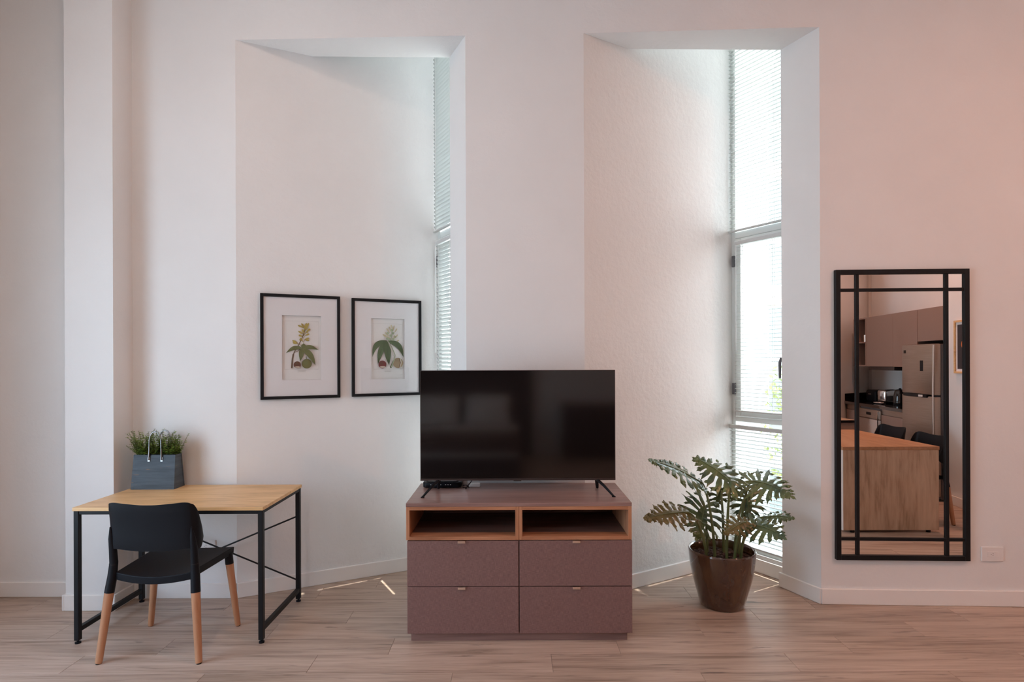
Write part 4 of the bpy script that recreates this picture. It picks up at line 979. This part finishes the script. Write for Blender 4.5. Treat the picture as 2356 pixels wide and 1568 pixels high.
G().lathe([(0.0, 0.004), (0.035, 0.004), (0.052, 0.016), (0.050, 0.018), (0.034, 0.008)], 20, cap=False).build('bowl', M['white_plastic'], t, smooth=60); G().tube([(-0.045, 0, 0.014), (-0.10, 0, 0.012), (-0.14, 0.0, 0.02)], [0.012, 0.008, 0.013], 8, flat=0.4).build('handle', M['white_plastic'], t)
# island
def vthing(name, label, cat, x, y, z=0, extra=0.0, group=None):
    p = V(x, y); a = math.atan2(V(x + 1, y).y - p.y, V(x + 1, y).x - p.x); return thing(name, label, cat, (p.x, p.y, z), a + extra, group)
isl = vthing('kitchen_island', 'oak kitchen island with solid end panel reflected in the wall mirror', 'island', 3.37, 5.18)
# local: x along +X virtual, y from the end panel away from the mirror is negative
G().box(-0.43, 0.43, -1.30, 0.0, 0.734, 0.765, 0.001).build('top', M['island_top'], isl)
G().box(-0.425, 0.425, -0.030, -0.002, 0.022, 0.733, 0.001).build('end_panel', M['island'], isl)
G().box(-0.40, 0.20, -1.25, -0.031, 0.022, 0.733).build('cabinet_body', M['island'], isl, smooth=0)
G().box(-0.43, -0.4255, -0.030, -0.002, 0.022, 0.733).build('edge_strip', M['white_plastic'], isl, smooth=0)
for xx in (-0.34, 0.34):
    G().lathe([(0.018, 0), (0.018, 0.022)], 12, (xx, -0.018, 0)).build('foot', M['black_plastic'], isl)
for xx in (-0.34, 0.15): G().lathe([(0.018, 0), (0.018, 0.022)], 12, (xx, -1.2, 0)).build('foot', M['black_plastic'], isl)
for k, (x, y, lb) in enumerate(((3.88, 5.66, 'black chair nearest the mirror at the kitchen island'), (3.97, 6.38, 'black chair further along the kitchen island by the dishwasher'))):
    c = copy_tree(chair); c['label'] = lb; c['group'] = 'black chairs at the kitchen island'
    p = V(x, y); q = V(x - 1, y); dv = q - p; c.location = (p.x, p.y, 0); c.rotation_euler = (0, 0, math.atan2(dv.y, dv.x) - R(90))
t = vthing('side_table', 'low brown side unit with black edged top beyond the kitchen island', 'table', 4.12, 7.75)
G().box(-0.30, 0.30, -0.25, 0.25, 0.0, 0.735).build('body', M['kitchen'], t, smooth=0); G().box(-0.31, 0.31, -0.26, 0.26, 0.735, 0.765, 0.002).build('top', M['island'], t)
G().box(-0.312, 0.312, 0.26, 0.263, 0.733, 0.765).build('edge_band', M['black_plastic'], t, smooth=0)
# picture on the right wall
p = K(-0.18, -0.001); t = thing('framed_poster', 'pale wood framed dark poster with a glowing orange ball seen in the mirror', 'picture', (p.x, p.y, 1.395), KANG)
hw = 0.215; H_ = 0.55
g = G().box(-hw, -hw + 0.02, -0.025, 0, 0, H_, 0.001); g.box(hw - 0.02, hw, -0.025, 0, 0, H_, 0.001); g.box(-hw + 0.02, hw - 0.02, -0.025, 0, 0, 0.02, 0.001); g.box(-hw + 0.02, hw - 0.02, -0.025, 0, H_ - 0.02, H_, 0.001)
g.build('frame', M['desk_oak'], t); G().box(-hw + 0.02, hw - 0.02, -0.012, -0.008, 0.02, H_ - 0.02).build('mount_board', M['mat_board'], t, smooth=0)
G().box(-hw + 0.045, hw - 0.045, -0.0135, -0.012, 0.045, H_ - 0.045).build('print_sheet', mk('night_print', (0.035, 0.026, 0.03), 0.6), t, smooth=0)
g = G(); g.poly([(0.06 + 0.05 * math.cos(2 * math.pi * k / 24), -0.0139, 0.30 + 0.05 * math.sin(2 * math.pi * k / 24)) for k in range(24)]); g.build('orange_ball', mk('orange_ink', (0.75, 0.20, 0.05), 0.6), t, smooth=0, fixn=False)

# ---------------------------------------------------------------- bed behind the camera (dimly mirrored in the television)
bed = thing('bed', 'double bed with white linen mirrored dimly in the television', 'bed', (-0.80, -1.35, 0))
G().box(-1.10, 1.12, -1.39, -1.28, 0, 1.60, 0.01).build('headboard', M['bed_dark'], bed); G().box(-0.90, 0.90, -1.26, 0.80, 0.05, 0.30, 0.01).build('base', M['bed_dark'], bed)
G().box(-0.90, 0.90, -1.25, 0.80, 0.30, 0.53, 0.05, seg=3).build('mattress', M['bed_white'], bed); G().box(-0.91, 0.91, -0.1, 0.81, 0.36, 0.555, 0.04, seg=3).build('throw', M['bed_brown'], bed)
for k, sx in enumerate((-0.40, 0.41)):
    g = G(); n = 14
    for sg in (1, -1):
        g.grid(lambda u, v: Vector(((u * 2 - 1) * 0.36 * (1 - 0.06 * (1 - abs(2 * v - 1))), sg * 0.09 * (max(0, (1 - (2 * u - 1) ** 2) * (1 - (2 * v - 1) ** 2)) ** 0.45), (v * 2 - 1) * 0.24)), n, n)
    g.xf(Matrix.Translation((0, 0, 0.225)) @ Matrix.Rotation(R(22), 4, 'X')); bmesh.ops.remove_doubles(g.bm, verts=g.bm.verts[:], dist=0.0005)
    o = g.build('pillow', M['bed_white'], smooth=60); o.location = (-0.8 + sx, -2.42, 0.55); setprops(o, ('white pillow on the left side of the bed', 'white pillow on the right side of the bed')[k], 'pillow', 'white bed pillows')

dr_ = thing('dresser', 'dark low dresser against the rear wall mirrored dimly in the television', 'dresser', (1.35, -2.45, 0))
G().box(-0.55, 0.55, -0.25, 0.25, 0.06, 0.85, 0.004).build('body', M['bed_dark'], dr_); G().box(-0.57, 0.57, -0.27, 0.27, 0.85, 0.875, 0.003).build('top', M['brown_top'], dr_)
for i in range(3): G().box(-0.54, 0.54, 0.25, 0.268, 0.08 + i * 0.255, 0.325 + i * 0.255, 0.002).build('drawer_front', M['bed_dark'], dr_)
for sx in (-0.48, 0.48):
    for sy in (-0.2, 0.2): G().box(sx - 0.02, sx + 0.02, sy - 0.02, sy + 0.02, 0, 0.06).build('leg', M['black_metal'], dr_)
